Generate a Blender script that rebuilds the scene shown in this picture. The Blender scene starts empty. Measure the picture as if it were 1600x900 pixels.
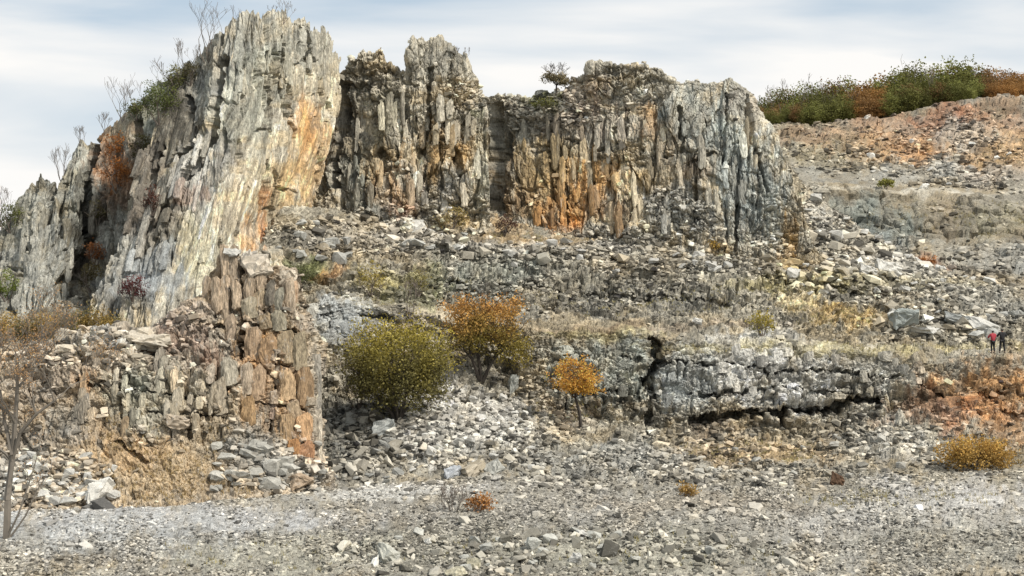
import bpy, bmesh, math, random
import numpy as np
from mathutils import Vector, Matrix, Euler

scn = bpy.context.scene
COL = scn.collection
R = math.radians
random.seed(7)
RNG = np.random.default_rng(11)

# ------------------------------------------------------------------ camera
F = 2200.0          # focal length in pixels of a 1600 px wide picture
CZ = 12.0           # camera height above the quarry floor datum
cam = bpy.data.cameras.new('camera')
camo = bpy.data.objects.new('camera', cam)
COL.objects.link(camo)
cam.sensor_width = 36.0
cam.lens = F / 1600 * 36
cam.clip_start = 0.5
cam.clip_end = 6000
camo.location = (0, 0, CZ)
camo.rotation_euler = (R(90), 0, 0)
scn.camera = camo

# ------------------------------------------------------------------ world and sun
SUN_EL, SUN_AZ = R(48), R(125)     # azimuth: where the sun stands, clockwise from +Y (camera looks along +Y)
world = bpy.data.worlds.new("World")
scn.world = world
world.use_nodes = True
wn, wl = world.node_tree.nodes, world.node_tree.links
wn.clear()


def N(t, typ, loc=None, **kw):
    n = t.new(typ)
    for k, v in kw.items():
        if k.startswith('i_'):
            n.inputs[k[2:].replace('_', ' ')].default_value = v
        else:
            setattr(n, k, v)
    return n


wo = N(wn, 'ShaderNodeOutputWorld')
bg = N(wn, 'ShaderNodeBackground')
bg.inputs['Strength'].default_value = 0.1
sky = N(wn, 'ShaderNodeTexSky', sky_type='NISHITA', sun_disc=False)
sky.sun_elevation = SUN_EL
sky.sun_rotation = SUN_AZ
tc = N(wn, 'ShaderNodeTexCoord')
mp = N(wn, 'ShaderNodeMapping')
mp.inputs['Scale'].default_value = (1.3, 1.3, 7.5)
mp.inputs['Location'].default_value = (0.35, 0.0, 0.62)
mp.inputs['Rotation'].default_value = (0.0, R(-3), 0)
nz = N(wn, 'ShaderNodeTexNoise')
nz.inputs['Scale'].default_value = 1.6
nz.inputs['Detail'].default_value = 7
nz.inputs['Roughness'].default_value = 0.45
nz.inputs['Distortion'].default_value = 0.35
rp = N(wn, 'ShaderNodeValToRGB')
rp.color_ramp.elements[0].position = 0.42
rp.color_ramp.elements[0].color = (0, 0, 0, 1)
rp.color_ramp.elements[1].position = 0.58
rp.color_ramp.elements[1].color = (1, 1, 1, 1)
veil = N(wn, 'ShaderNodeMix', data_type='RGBA')      # thin grey-blue veil over the blue sky
veil.inputs[0].default_value = 0.8
veil.inputs[7].default_value = (5.6, 6.7, 7.7, 1)
cl = N(wn, 'ShaderNodeMix', data_type='RGBA')
cl.inputs[7].default_value = (9.6, 9.45, 9.2, 1)
wl.new(tc.outputs['Generated'], mp.inputs['Vector'])
wl.new(mp.outputs[0], nz.inputs['Vector'])
wl.new(nz.outputs['Fac'], rp.inputs['Fac'])
wl.new(sky.outputs['Color'], veil.inputs[6])
wl.new(veil.outputs[2], cl.inputs[6])
wl.new(rp.outputs['Color'], cl.inputs[0])
wl.new(cl.outputs[2], bg.inputs['Color'])
wl.new(bg.outputs[0], wo.inputs['Surface'])

sl = bpy.data.lights.new('sun', 'SUN')
sl.energy = 4.4
sl.angle = R(4)
sl.color = (1.0, 0.93, 0.83)
so = bpy.data.objects.new('sun', sl)
COL.objects.link(so)
sd = Vector((math.sin(SUN_AZ) * math.cos(SUN_EL), math.cos(SUN_AZ) * math.cos(SUN_EL), math.sin(SUN_EL)))
so.rotation_euler = sd.to_track_quat('Z', 'Y').to_euler()
so.location = (60, -40, 80)

vs = scn.view_settings
vs.view_transform = 'Standard'
vs.look = 'None'
vs.exposure = 0.05
vs.gamma = 1.0
vs.use_curve_mapping = False


# ------------------------------------------------------------------ helpers
def P(px, py, Y):
    return Vector(((px - 800) / F * Y, Y, CZ + (450 - py) / F * Y))


def Pn(px, py, Y):
    return np.stack([(px - 800) / F * Y, Y, CZ + (450 - py) / F * Y], -1)


def hsh(ix, iy, seed):
    h = (ix.astype(np.int64) * 374761393 + iy.astype(np.int64) * 668265263 + seed * 974634777) & 0xffffffff
    h = ((h ^ (h >> 13)) * 1274126177) & 0xffffffff
    h = ((h ^ (h >> 16)) * 2246822519) & 0xffffffff
    h = h ^ (h >> 15)
    return (h & 0xffffff).astype(np.float32) / 16777216.0


def vnoise(a, b, seed):
    ia, ib = np.floor(a), np.floor(b)
    fa, fb = a - ia, b - ib
    fa = fa * fa * (3 - 2 * fa)
    fb = fb * fb * (3 - 2 * fb)
    h00 = hsh(ia, ib, seed); h10 = hsh(ia + 1, ib, seed)
    h01 = hsh(ia, ib + 1, seed); h11 = hsh(ia + 1, ib + 1, seed)
    return (h00 * (1 - fa) + h10 * fa) * (1 - fb) + (h01 * (1 - fa) + h11 * fa) * fb


def fbm(a, b, seed, o=4, g=0.5):
    s = 0; w = 1; t = 0
    for k in range(o):
        s = s + w * (vnoise(a * 2 ** k + 17 * k, b * 2 ** k - 9 * k, seed + k) * 2 - 1)
        t += w; w *= g
    return s / t


def worley(a, b, seed):
    ia, ib = np.floor(a), np.floor(b)
    F1 = np.full(a.shape, 9.0, np.float32); F2 = F1.copy()
    ca = ia.copy(); cb = ib.copy(); da = F1 * 0; db = F1 * 0
    for i in (-1, 0, 1):
        for j in (-1, 0, 1):
            xa, xb = ia + i, ib + j
            dx = a - (xa + 0.08 + 0.84 * hsh(xa, xb, seed)); dy = b - (xb + 0.08 + 0.84 * hsh(xa, xb, seed + 1))
            d = np.sqrt(dx * dx + dy * dy)
            m = d < F1
            F2 = np.where(m, F1, np.minimum(F2, d))
            F1 = np.where(m, d, F1)
            ca = np.where(m, xa, ca); cb = np.where(m, xb, cb)
            da = np.where(m, dx, da); db = np.where(m, dy, db)
    return F2 - F1, ca, cb, da, db


def facet(a, b, seed, tilt=1.2, cw=0.12, crack=0.6):
    """broken-rock relief: each cell its own height and its own tilted plane, with open joints"""
    e, ca, cb, da, db = worley(a, b, seed)
    rid = hsh(ca, cb, seed + 5)
    h = (rid - 0.5) + tilt * (hsh(ca, cb, seed + 6) - 0.5) * da + tilt * (hsh(ca, cb, seed + 7) - 0.5) * db
    h = h - crack * np.clip(1 - e / cw, 0, 1)
    return h, hsh(ca, cb, seed + 8)


def sset(o, kind=None, label=None, cat=None, group=None):
    if kind: o['kind'] = kind
    if label: o['label'] = label
    if cat: o['category'] = cat
    if group: o['group'] = group
    return o


def mesh_np(name, verts, faces, mat, col=None, smooth=False):
    me = bpy.data.meshes.new(name)
    verts = np.asarray(verts, np.float32); faces = np.asarray(faces, np.int32)
    n, k = faces.shape
    me.vertices.add(len(verts)); me.vertices.foreach_set('co', verts.ravel())
    me.loops.add(n * k); me.loops.foreach_set('vertex_index', faces.ravel())
    me.polygons.add(n)
    me.polygons.foreach_set('loop_start', np.arange(0, n * k, k, dtype=np.int32))
    try:
        me.polygons.foreach_set('loop_total', np.full(n, k, np.int32))
    except Exception:
        pass
    me.polygons.foreach_set('use_smooth', np.full(n, smooth, bool))
    if col is not None:
        ca = me.color_attributes.new('Col', 'FLOAT_COLOR', 'POINT')
        c4 = np.ones((len(verts), 4), np.float32); c4[:, :3] = col
        ca.data.foreach_set('color', c4.ravel())
    me.update(calc_edges=True)
    me.validate()
    if mat: me.materials.append(mat)
    return me


def link(name, me, parent=None, loc=None):
    o = bpy.data.objects.new(name, me)
    COL.objects.link(o)
    if parent: o.parent = parent
    if loc is not None: o.location = loc
    return o


def empty(name, loc, label, cat, group=None):
    o = bpy.data.objects.new(name, None)
    COL.objects.link(o); o.location = loc
    o.empty_display_size = 0.3
    return sset(o, None, label, cat, group)


# ------------------------------------------------------------------ materials
def rock_mat(name, source, stretch=(1, 1, 1), scale=1.0, bump=0.5, contrast=1.0, lichen=0.35, rough=0.9, vein=0.45):
    m = bpy.data.materials.new(name); m.use_nodes = True
    t, l = m.node_tree.nodes, m.node_tree.links
    b = t['Principled BSDF']
    b.inputs['Roughness'].default_value = rough
    b.inputs['Specular IOR Level'].default_value = 0.25
    if source == 'attr':
        a = N(t, 'ShaderNodeAttribute', attribute_name='Col'); csrc = a.outputs['Color']
    elif source == 'inst':
        a = N(t, 'ShaderNodeAttribute', attribute_name='tint', attribute_type='INSTANCER'); csrc = a.outputs['Color']
    else:
        a = N(t, 'ShaderNodeObjectInfo'); csrc = a.outputs['Color']
    g = N(t, 'ShaderNodeNewGeometry')
    mp = N(t, 'ShaderNodeMapping'); mp.inputs['Scale'].default_value = stretch
    l.new(g.outputs['Position'], mp.inputs['Vector'])
    def noise(sc, det, ro, dist=0.0):
        n = N(t, 'ShaderNodeTexNoise'); n.inputs['Scale'].default_value = sc * scale
        n.inputs['Detail'].default_value = det; n.inputs['Roughness'].default_value = ro
        n.inputs['Distortion'].default_value = dist
        l.new(mp.outputs[0], n.inputs['Vector']); return n.outputs['Fac']
    def ramp(s, stops):
        r = N(t, 'ShaderNodeValToRGB'); e = r.color_ramp.elements
        while len(e) < len(stops): e.new(0.5)
        for q, (p, c) in enumerate(stops):
            e[q].position = p; e[q].color = (c, c, c, 1)
        l.new(s, r.inputs['Fac']); return r.outputs['Color']
    def mix(bt, fac, A, B):
        x = N(t, 'ShaderNodeMix', data_type='RGBA', blend_type=bt)
        if isinstance(fac, float): x.inputs[0].default_value = fac
        else: l.new(fac, x.inputs[0])
        for idx, s in ((6, A), (7, B)):
            if isinstance(s, tuple): x.inputs[idx].default_value = s
            else: l.new(s, x.inputs[idx])
        return x.outputs[2]
    n1 = noise(2.6, 9, 0.72, 0.6)          # grain
    n2 = noise(9.0, 5, 0.7, 0.4)           # speckle
    c = 0.5 * contrast
    g1 = ramp(n1, [(0.30, 1 - 1.15 * c), (0.47, 1.0 - .1 * c), (0.62, 1.0 + 0.75 * c)])
    g2 = ramp(n2, [(0.32, 1 - 0.9 * c), (0.5, 1.0), (0.68, 1 + 0.6 * c)])
    col = mix('MULTIPLY', 1.0, csrc, g1)
    col = mix('MULTIPLY', 1.0, col, g2)
    # dark lichen and desert-varnish patches with a shape of their own
    n3 = noise(0.55, 8, 0.72, 1.2)
    lm = ramp(n3, [(0.54, 0.0), (0.62, lichen)])
    col = mix('MIX', lm, col, (0.06, 0.062, 0.055, 1))
    # pale quartz veins and fresh breaks
    n4 = noise(1.3, 8, 0.75, 1.5)
    vm = ramp(n4, [(0.58, 0.0), (0.66, vein)])
    col = mix('MIX', vm, col, (0.62, 0.61, 0.57, 1))
    l.new(col, b.inputs['Base Color'])
    bp = N(t, 'ShaderNodeBump'); bp.inputs['Strength'].default_value = bump
    bp.inputs['Distance'].default_value = 0.12
    bs = N(t, 'ShaderNodeMath', operation='ADD')
    l.new(n1, bs.inputs[0]); l.new(n2, bs.inputs[1])
    l.new(bs.outputs[0], bp.inputs['Height'])
    l.new(bp.outputs[0], b.inputs['Normal'])
    return m


M = {}
M['cliff'] = rock_mat('foliated_cliff_rock', 'attr', (1.5, 1.5, 0.34), 1.1, 1.0, 1.15, 0.3)
M['slope'] = rock_mat('broken_slope_rock', 'attr', (1, 1, 1.3), 1.3, 0.9, 1.15, 0.3, vein=0.22)
M['floor'] = rock_mat('quarry_floor_gravel', 'attr', (1, 0.8, 1), 3.2, 0.9, 0.8, 0.2)
M['stone'] = rock_mat('loose_stone', 'object', (1, 1, 1), 1.2, 0.5, 0.45, 0.2)
M['slab'] = rock_mat('rock_slab', 'object', (1.5, 1.5, 0.34), 1.1, 1.0, 1.15, 0.3)
M['rubble'] = rock_mat('rubble_stone', 'inst', (1, 1, 1), 1.5, 0.3, 0.3, 0.1)


def leaf_mat(name, objcol=False):
    m = bpy.data.materials.new(name); m.use_nodes = True
    t, l = m.node_tree.nodes, m.node_tree.links
    b = t['Principled BSDF']; b.inputs['Roughness'].default_value = 0.65
    b.inputs['Specular IOR Level'].default_value = 0.2
    a = N(t, 'ShaderNodeAttribute', attribute_name='Col'); c = a.outputs['Color']
    if objcol:
        oi = N(t, 'ShaderNodeObjectInfo')
        x = N(t, 'ShaderNodeMix', data_type='RGBA', blend_type='MULTIPLY'); x.inputs[0].default_value = 1
        l.new(c, x.inputs[6]); l.new(oi.outputs['Color'], x.inputs[7]); c = x.outputs[2]
    l.new(c, b.inputs['Base Color'])
    tr = N(t, 'ShaderNodeBsdfTranslucent'); l.new(c, tr.inputs['Color'])
    ms = N(t, 'ShaderNodeMixShader'); ms.inputs[0].default_value = 0.3
    l.new(b.outputs[0], ms.inputs[1]); l.new(tr.outputs[0], ms.inputs[2])
    l.new(ms.outputs[0], t['Material Output'].inputs['Surface'])
    return m


M['leaf'] = leaf_mat('autumn_leaves')
M['leafo'] = leaf_mat('wood_leaves', True)


def plain(name, rgb, rough=0.8, var=0.3, scale=8):
    m = bpy.data.materials.new(name); m.use_nodes = True
    t, l = m.node_tree.nodes, m.node_tree.links
    b = t['Principled BSDF']; b.inputs['Roughness'].default_value = rough
    n = N(t, 'ShaderNodeTexNoise'); n.inputs['Scale'].default_value = scale; n.inputs['Detail'].default_value = 4
    r = N(t, 'ShaderNodeValToRGB'); e = r.color_ramp.elements
    e[0].position = 0.3; e[0].color = tuple(v * (1 - var) for v in rgb) + (1,)
    e[1].position = 0.7; e[1].color = tuple(min(1, v * (1 + var)) for v in rgb) + (1,)
    l.new(n.outputs['Fac'], r.inputs['Fac']); l.new(r.outputs['Color'], b.inputs['Base Color'])
    return m


M['bark'] = plain('dark_bark', (0.045, 0.036, 0.028))
M['greybark'] = plain('grey_bark', (0.16, 0.14, 0.115))
M['twig'] = plain('bare_twigs', (0.14, 0.115, 0.095))

# ------------------------------------------------------------------ stains, rock colours and some painted shade, as places on the rock
GREY = np.array((0.31, 0.315, 0.295)); PALE = np.array((0.52, 0.51, 0.47)); CREAM = np.array((0.66, 0.55, 0.34))
GREEN = np.array((0.27, 0.30, 0.27)); DARK = np.array((0.14, 0.14, 0.125)); ORANGE = np.array((0.52, 0.26, 0.085))
RUST = np.array((0.33, 0.12, 0.045)); TAN = np.array((0.42, 0.30, 0.16)); BROWN = np.array((0.24, 0.165, 0.10))
PINK = np.array((0.44, 0.33, 0.26)); OCHRE = np.array((0.55, 0.38, 0.14)); BLUE = np.array((0.38, 0.41, 0.42))
MOSS = np.array((0.12, 0.13, 0.05)); YEL = np.array((0.52, 0.45, 0.22))


def paint(px, py, base, blobs, seed, streak=False):
    c = np.empty(px.shape + (3,), np.float32); c[:] = base
    wx = fbm(px / 45, py / 60, seed, 5, 0.6) * 38; wy = fbm(px / 45, py / 60, seed + 40, 5, 0.6) * 38
    hf = fbm(px / (5.5 if streak else 8), py / (42 if streak else 10), seed + 80, 4, .65) * (1.7 if streak else 1.1); mf = fbm(px / 20, py / 30, seed + 90, 4, .6)
    tn = np.clip(fbm(px / 55, py / 22, seed + 120, 5, .6) * 2.2 + .1, 0, .6)[..., None]
    c = c * (1 - tn) + c * np.array((1.06, .92, .70), np.float32) * tn
    c = c * (1 + .42 * fbm(px / 40, py / 18, seed + 130, 5, .6))[..., None]
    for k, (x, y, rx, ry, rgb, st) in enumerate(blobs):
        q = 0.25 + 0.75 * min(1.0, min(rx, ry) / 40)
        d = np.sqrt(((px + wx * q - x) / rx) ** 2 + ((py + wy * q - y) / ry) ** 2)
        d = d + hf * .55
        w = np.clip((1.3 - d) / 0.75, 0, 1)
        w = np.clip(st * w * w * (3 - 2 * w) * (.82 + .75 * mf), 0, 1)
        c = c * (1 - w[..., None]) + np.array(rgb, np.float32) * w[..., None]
    return c


SHEETS = {}


def loft(name, rows, counts, nu=None, upx=None, base=GREY, blobs=(), blocks=(), rub=(), warp=0.5, seed=1,
         mat='cliff', jag=(), recess=(), smooth_fn=None, blur=3, extra=None, label=None, cellvar=0.5, iso=(), vert=False, joints=(), rub_fn=None):
    """rows: (control points [(px,py,Y)..], block weight, rubble weight, jag weight), from the foot up and over.
    The outlines are set out as points in the world at their own distance; the sheet between them is then broken up along its normals."""
    Rw = []
    for cp, *_ in rows:
        a = np.array(cp, np.float64)
        if upx is not None:
            x = upx; px = upx.astype(float)
            py = np.interp(x, a[:, 0], a[:, 1]); Y = np.interp(x, a[:, 0], a[:, 2])
        else:
            u = np.linspace(0, 1, nu)
            xn = (a[:, 0] - a[0, 0]) / (a[-1, 0] - a[0, 0])
            px = np.interp(u, xn, a[:, 0]); py = np.interp(u, xn, a[:, 1]); Y = np.interp(u, xn, a[:, 2])
        Rw.append(Pn(px, py, Y))
    W = np.array([r[1:4] for r in rows], float)
    pts, wts = [], []
    for k in range(len(rows) - 1):
        n = counts[k]
        f = np.linspace(0, 1, n, endpoint=False)[:, None, None]
        pts.append(Rw[k][None] * (1 - f) + Rw[k + 1][None] * f)
        wts.append(W[k][None] * (1 - f[:, :, 0]) + W[k + 1][None] * f[:, :, 0])
    pts.append(Rw[-1][None]); wts.append(W[-1][None])
    V = np.concatenate(pts, 0); WT = np.concatenate(wts, 0)          # (nv,nu,3)
    for _ in range(blur):
        V[1:-1] = (V[:-2] + 2 * V[1:-1] + V[2:]) / 4
        WT[1:-1] = (WT[:-2] + 2 * WT[1:-1] + WT[2:]) / 4
    nv, nuu = V.shape[:2]
    px0 = 800 + V[..., 0] / V[..., 1] * F; py0 = 450 - (V[..., 2] - CZ) / V[..., 1] * F
    du = np.gradient(V, axis=1); dv = np.gradient(V, axis=0)
    for _ in range(6):
        dv[1:-1] = (dv[:-2] + dv[1:-1] + dv[2:]) / 3
        du[:, 1:-1] = (du[:, :-2] + du[:, 1:-1] + du[:, 2:]) / 3
    nrm = np.cross(du, dv); nrm /= np.linalg.norm(nrm, axis=-1, keepdims=True) + 1e-9
    s = np.cumsum(np.linalg.norm(du, axis=-1), axis=1).mean(0)[None, :] + 0 * px0
    t = np.cumsum(np.linalg.norm(dv, axis=-1), axis=0).mean(1)[:, None] + 0 * px0
    if upx is not None or vert:
        s = V[..., 0].copy()
        t = V[..., 2] + .9 * (V[..., 1] if mat == 'slope' else 0)
    ws = s + warp * fbm(s / 2.5, t / 5, seed + 60, 3); wt = t + warp * 1.5 * fbm(s / 3, t / 4, seed + 70, 3)
    ws = ws + .14 * fbm(s / .45, t / 1.3, seed + 61, 3); wt = wt + .25 * fbm(s / .5, t / .6, seed + 62, 3)
    sm = smooth_fn(px0, py0) if smooth_fn is not None else np.ones_like(px0)
    d = np.zeros_like(px0); tint = np.ones_like(px0)
    bw, rw, jw = WT[:, 0:1] + 0 * px0, WT[:, 1:2] + 0 * px0, WT[:, 2:3]
    for (x, y, rx, ry) in iso:                   # places where the rock is broken into even blocks instead of tall plates
        q_ = np.clip(1.5 - np.hypot((px0 + 14 * fbm(px0 / 20, py0 / 20, seed + 7, 3) - x) / rx, (py0 + 10 * fbm(px0 / 20, py0 / 20, seed + 8, 3) - y) / ry), 0, 1)
        bw = bw * (1 - .8 * q_); rw = np.maximum(rw, 1.2 * q_)
    for k, (cs, ct, amp, tl, cr) in enumerate(blocks):
        h, rr = facet(ws / cs, wt / ct, seed * 31 + k * 13, tl, 0.13, cr)
        d += amp * h * bw * (sm if k < 99 else 1)
        tint *= 1 + (rr - 0.5) * cellvar * np.clip(bw, 0, 1) * (1.0 if k else 0.5)
    if rub_fn is not None: rw = rw * rub_fn(px0, py0)
    for k, (cs, amp, cr) in enumerate(rub):
        h, rr = facet(ws / cs + 50, wt / (cs * 0.8) + 50, seed * 57 + k * 17, 1.4, 0.16, cr)
        d += amp * h * rw
        tint *= 1 + (rr - 0.5) * 0.7 * cellvar * np.clip(rw, 0, 1)
    d += 0.5 * fbm(s / 7, t / 7, seed + 90, 3) * bw
    dR = np.zeros_like(px0)
    for poly, wid, dep in recess:                # open fissures and undercuts, real hollows in the rock
        pp = np.array(poly, float); best = np.full(px0.shape, 1e9)
        jx = px0 + 5 * fbm(px0 / 9, py0 / 9, seed + 5, 3); jy = py0 + 5 * fbm(px0 / 9, py0 / 9, seed + 6, 3)
        for q in range(len(pp) - 1):
            A, B = pp[q], pp[q + 1]; L = ((B - A) ** 2).sum()
            f = np.clip(((jx - A[0]) * (B[0] - A[0]) + (jy - A[1]) * (B[1] - A[1])) / L, 0, 1)
            best = np.minimum(best, np.hypot(jx - A[0] - f * (B[0] - A[0]), jy - A[1] - f * (B[1] - A[1])))
        w = np.clip((wid - best) / (wid * 0.3), 0, 1)
        dR += dep * w
    rj = random.Random(seed * 3 + 1)
    for (x0, y0, x1, y1, n_, ln, wid, dep) in joints:      # long open joints following the cleavage, and short crossing ones
        for q in range(n_):
            ax, ay = rj.uniform(x0, x1), rj.uniform(y0, y1); L_ = ln * rj.uniform(.5, 1.3)
            cross = rj.random() < .28
            dx, dy = ((L_ * .35 * rj.choice((-1, 1)), L_ * rj.uniform(-.12, .12)) if cross else (L_ * rj.uniform(-.13, .02), L_))
            m = (px0 > min(ax, ax + dx) - 12) & (px0 < max(ax, ax + dx) + 12) & (py0 > min(ay, ay + dy) - 12) & (py0 < max(ay, ay + dy) + 12)
            X_ = px0[m] + 4.5 * fbm(px0[m] / 9, py0[m] / 14, seed + q, 3); Y_ = py0[m] + 3 * fbm(px0[m] / 9, py0[m] / 9, seed + q + 50, 2)
            f = np.clip(((X_ - ax) * dx + (Y_ - ay) * dy) / (dx * dx + dy * dy), 0, 1)
            dd = np.hypot(X_ - ax - f * dx, Y_ - ay - f * dy) / (wid * (.35 + np.sin(f * 3.14)))
            d[m] -= dep * rj.uniform(.5, 1.2) * np.clip(1.4 - dd, 0, 1)
            if not cross: d[m] += dep * .22 * np.clip(1 - np.abs(X_ - ax - f * dx - 5) / 6, 0, 1) * (np.sin(f * 3.14))
    nh = nrm * np.array((1, 1, 0)); nh /= np.linalg.norm(nh, axis=-1, keepdims=True) + 1e-6
    V2 = V + nrm * d[..., None] - nh * dR[..., None]      # hollows go straight back into the rock
    for cs, amp, sd in jag:                      # plates standing up along the crest
        e, ca, cb, da, db = worley(ws / cs, 0 * ws + 0.5, seed + sd)
        V2[..., 2] += jw * amp * (hsh(ca, cb, seed + sd) - 0.5 + 0.9 * (hsh(ca, cb, sd) - .5) * da)
    if extra is not None:
        V2 = extra(V2, px0, py0, s, t)
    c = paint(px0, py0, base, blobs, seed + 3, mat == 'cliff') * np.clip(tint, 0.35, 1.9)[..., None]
    c *= (1 + 0.22 * fbm(s / 1.3, t / 3.0, seed + 33, 4))[..., None]
    c = np.clip(c, 0.02, 0.74)
    ii = np.arange(nv * nuu).reshape(nv, nuu)
    q = np.stack([ii[:-1, :-1], ii[:-1, 1:], ii[1:, 1:], ii[1:, :-1]], -1).reshape(-1, 4)
    me = mesh_np(name, V2.reshape(-1, 3), q, M[mat], c.reshape(-1, 3))
    o = link(name, me); sset(o, 'structure', label)
    x = 800 + V2[..., 0] / V2[..., 1] * F; y = 450 - (V2[..., 2] - CZ) / V2[..., 1] * F
    SHEETS[name] = dict(V=V2, px=px0, py=py0, X=x, Yp=y, n=nrm, du=du, dv=dv, col=c, obj=o)
    return o


# ------------------------------------------------------------------ setting: terrain
g_me = mesh_np('ground', [(-3000, -200, -14), (3000, -200, -14), (3000, 4000, -14), (-3000, 4000, -14)], [(0, 1, 2, 3)], None)
gm = plain('far_ground', (0.16, 0.15, 0.10), 0.95, 0.4, 0.02)
g_me.materials.append(gm)
sset(link('ground', g_me), 'structure')

UP = np.concatenate([np.linspace(-500, -30, 26, endpoint=False), np.linspace(-30, 1630, 880, endpoint=False), np.linspace(1630, 2100, 26)])
T = []
def row(cp, b, r, j=0.0): T.append((cp, b, r, j))
row([(-500, 1836, 20), (2100, 1836, 20)], 0, 0.1)
row([(-500, 980, 50), (2100, 980, 50)], 0, 0.35)
row([(-500, 900, 56), (400, 905, 56.5), (800, 903, 56), (1300, 902, 56), (2100, 900, 57)], 0, 0.45)
row([(-500, 850, 63), (0, 850, 63), (450, 852, 62.5), (620, 838, 61.5), (900, 832, 61), (1150, 838, 62), (1300, 850, 64), (2100, 845, 65)], 0, 0.55)
row([(-500, 800, 73), (0, 800, 73), (250, 792, 74), (480, 772, 76), (640, 758, 78), (800, 752, 78), (900, 768, 77), (1100, 790, 74), (1300, 778, 74), (1450, 745, 78), (2100, 730, 80)], 0, 0.35)
row([(-500, 804, 78), (0, 802, 78), (250, 795, 79), (480, 772, 81), (640, 757, 82), (800, 750, 82), (900, 764, 81), (1100, 775, 79), (1300, 755, 81), (1450, 741, 82), (2100, 728, 83)], 0, 0.45)
row([(-500, 770, 84), (250, 760, 84), (500, 725, 86), (640, 722, 86), (720, 705, 86), (800, 712, 86), (860, 735, 85), (1100, 745, 84), (1400, 722, 85), (2100, 712, 85)], 0.25, 0.9)
row([(-500, 720, 87), (250, 700, 88), (500, 690, 90), (640, 655, 91), (740, 650, 91), (900, 692, 91), (1000, 702, 91), (1090, 714, 90), (1250, 720, 88), (1400, 690, 88), (1500, 672, 88), (2100, 660, 90)], 0.25, 0.9)
row([(-500, 650, 91), (300, 640, 92), (500, 632, 96), (620, 612, 96), (715, 590, 97), (760, 596, 97.5), (850, 640, 97), (930, 662, 96.5), (1000, 670, 96.5), (1080, 676, 96), (1200, 680, 95.5), (1350, 664, 95.5), (1450, 640, 95), (1520, 618, 94), (2100, 600, 95)], 0.8, 0.8)
row([(-500, 610, 93), (300, 600, 94), (500, 560, 100), (620, 540, 101), (720, 552, 101), (850, 570, 99.5), (930, 585, 98.6), (1000, 590, 98.8), (1200, 606, 98), (1350, 608, 97.6), (1450, 605, 97), (1520, 590, 97), (2100, 585, 97)], 1.0, 0.3)
row([(-500, 548, 96), (0, 545, 97), (250, 530, 98), (500, 474, 102), (600, 472, 103), (690, 500, 102.5), (850, 514, 101), (960, 514, 101), (1020, 522, 101), (1080, 530, 100.5), (1200, 537, 100.5), (1380, 552, 99.5), (1480, 562, 99), (1540, 560, 99), (2100, 570, 98)], 0.5, 0.3)
row([(-500, 505, 104), (0, 505, 104), (250, 490, 105), (500, 462, 106), (600, 464, 107), (700, 486, 108), (850, 492, 108), (1000, 505, 107), (1200, 522, 106), (1380, 534, 105.5), (1600, 546, 105), (2100, 550, 105)], 0.55, 0.6)
row([(-500, 480, 110), (0, 480, 110), (250, 450, 111), (370, 430, 102), (430, 425, 104), (500, 425, 108), (700, 430, 111), (850, 440, 111.5), (1000, 450, 111), (1200, 468, 109.5), (1380, 485, 108.5), (1600, 500, 109), (2100, 510, 109)], 0.75, 0.8)
row([(-500, 470, 113), (0, 470, 113), (250, 430, 113), (370, 420, 103), (410, 392, 105), (440, 385, 108), (500, 384, 112), (700, 384, 115), (850, 386, 115.5), (1000, 404, 115), (1150, 414, 114), (1270, 428, 113), (1400, 446, 112), (1500, 458, 112.5), (1600, 468, 113), (2100, 480, 113)], 0.5, 0.9)
row([(-500, 465, 118), (0, 460, 119), (300, 400, 112), (375, 412, 104), (412, 376, 106), (428, 345, 108), (445, 322, 110.5), (488, 322, 115), (530, 335, 118.5), (640, 352, 120), (760, 358, 119), (850, 370, 119), (1000, 390, 118.5), (1100, 398, 118), (1200, 404, 118), (1260, 395, 118), (1330, 400, 118), (1400, 420, 118), (1500, 442, 117), (1600, 460, 117), (2100, 476, 117)], 0.2, 1.0)
row([(-500, 460, 124), (300, 380, 125), (430, 335, 120), (520, 325, 125), (760, 330, 125), (1000, 345, 125), (1150, 300, 126), (1215, 232, 127), (1250, 278, 125), (1290, 312, 124), (1350, 362, 123), (1400, 396, 122), (1470, 426, 121), (1560, 452, 121), (2100, 475, 122)], 0.2, 1.0)
row([(-500, 500, 135), (1150, 430, 138), (1215, 400, 140), (2100, 520, 138)], 0, 0.5)
row([(-500, 560, 150), (2100, 560, 150)], 0, 0)
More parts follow.
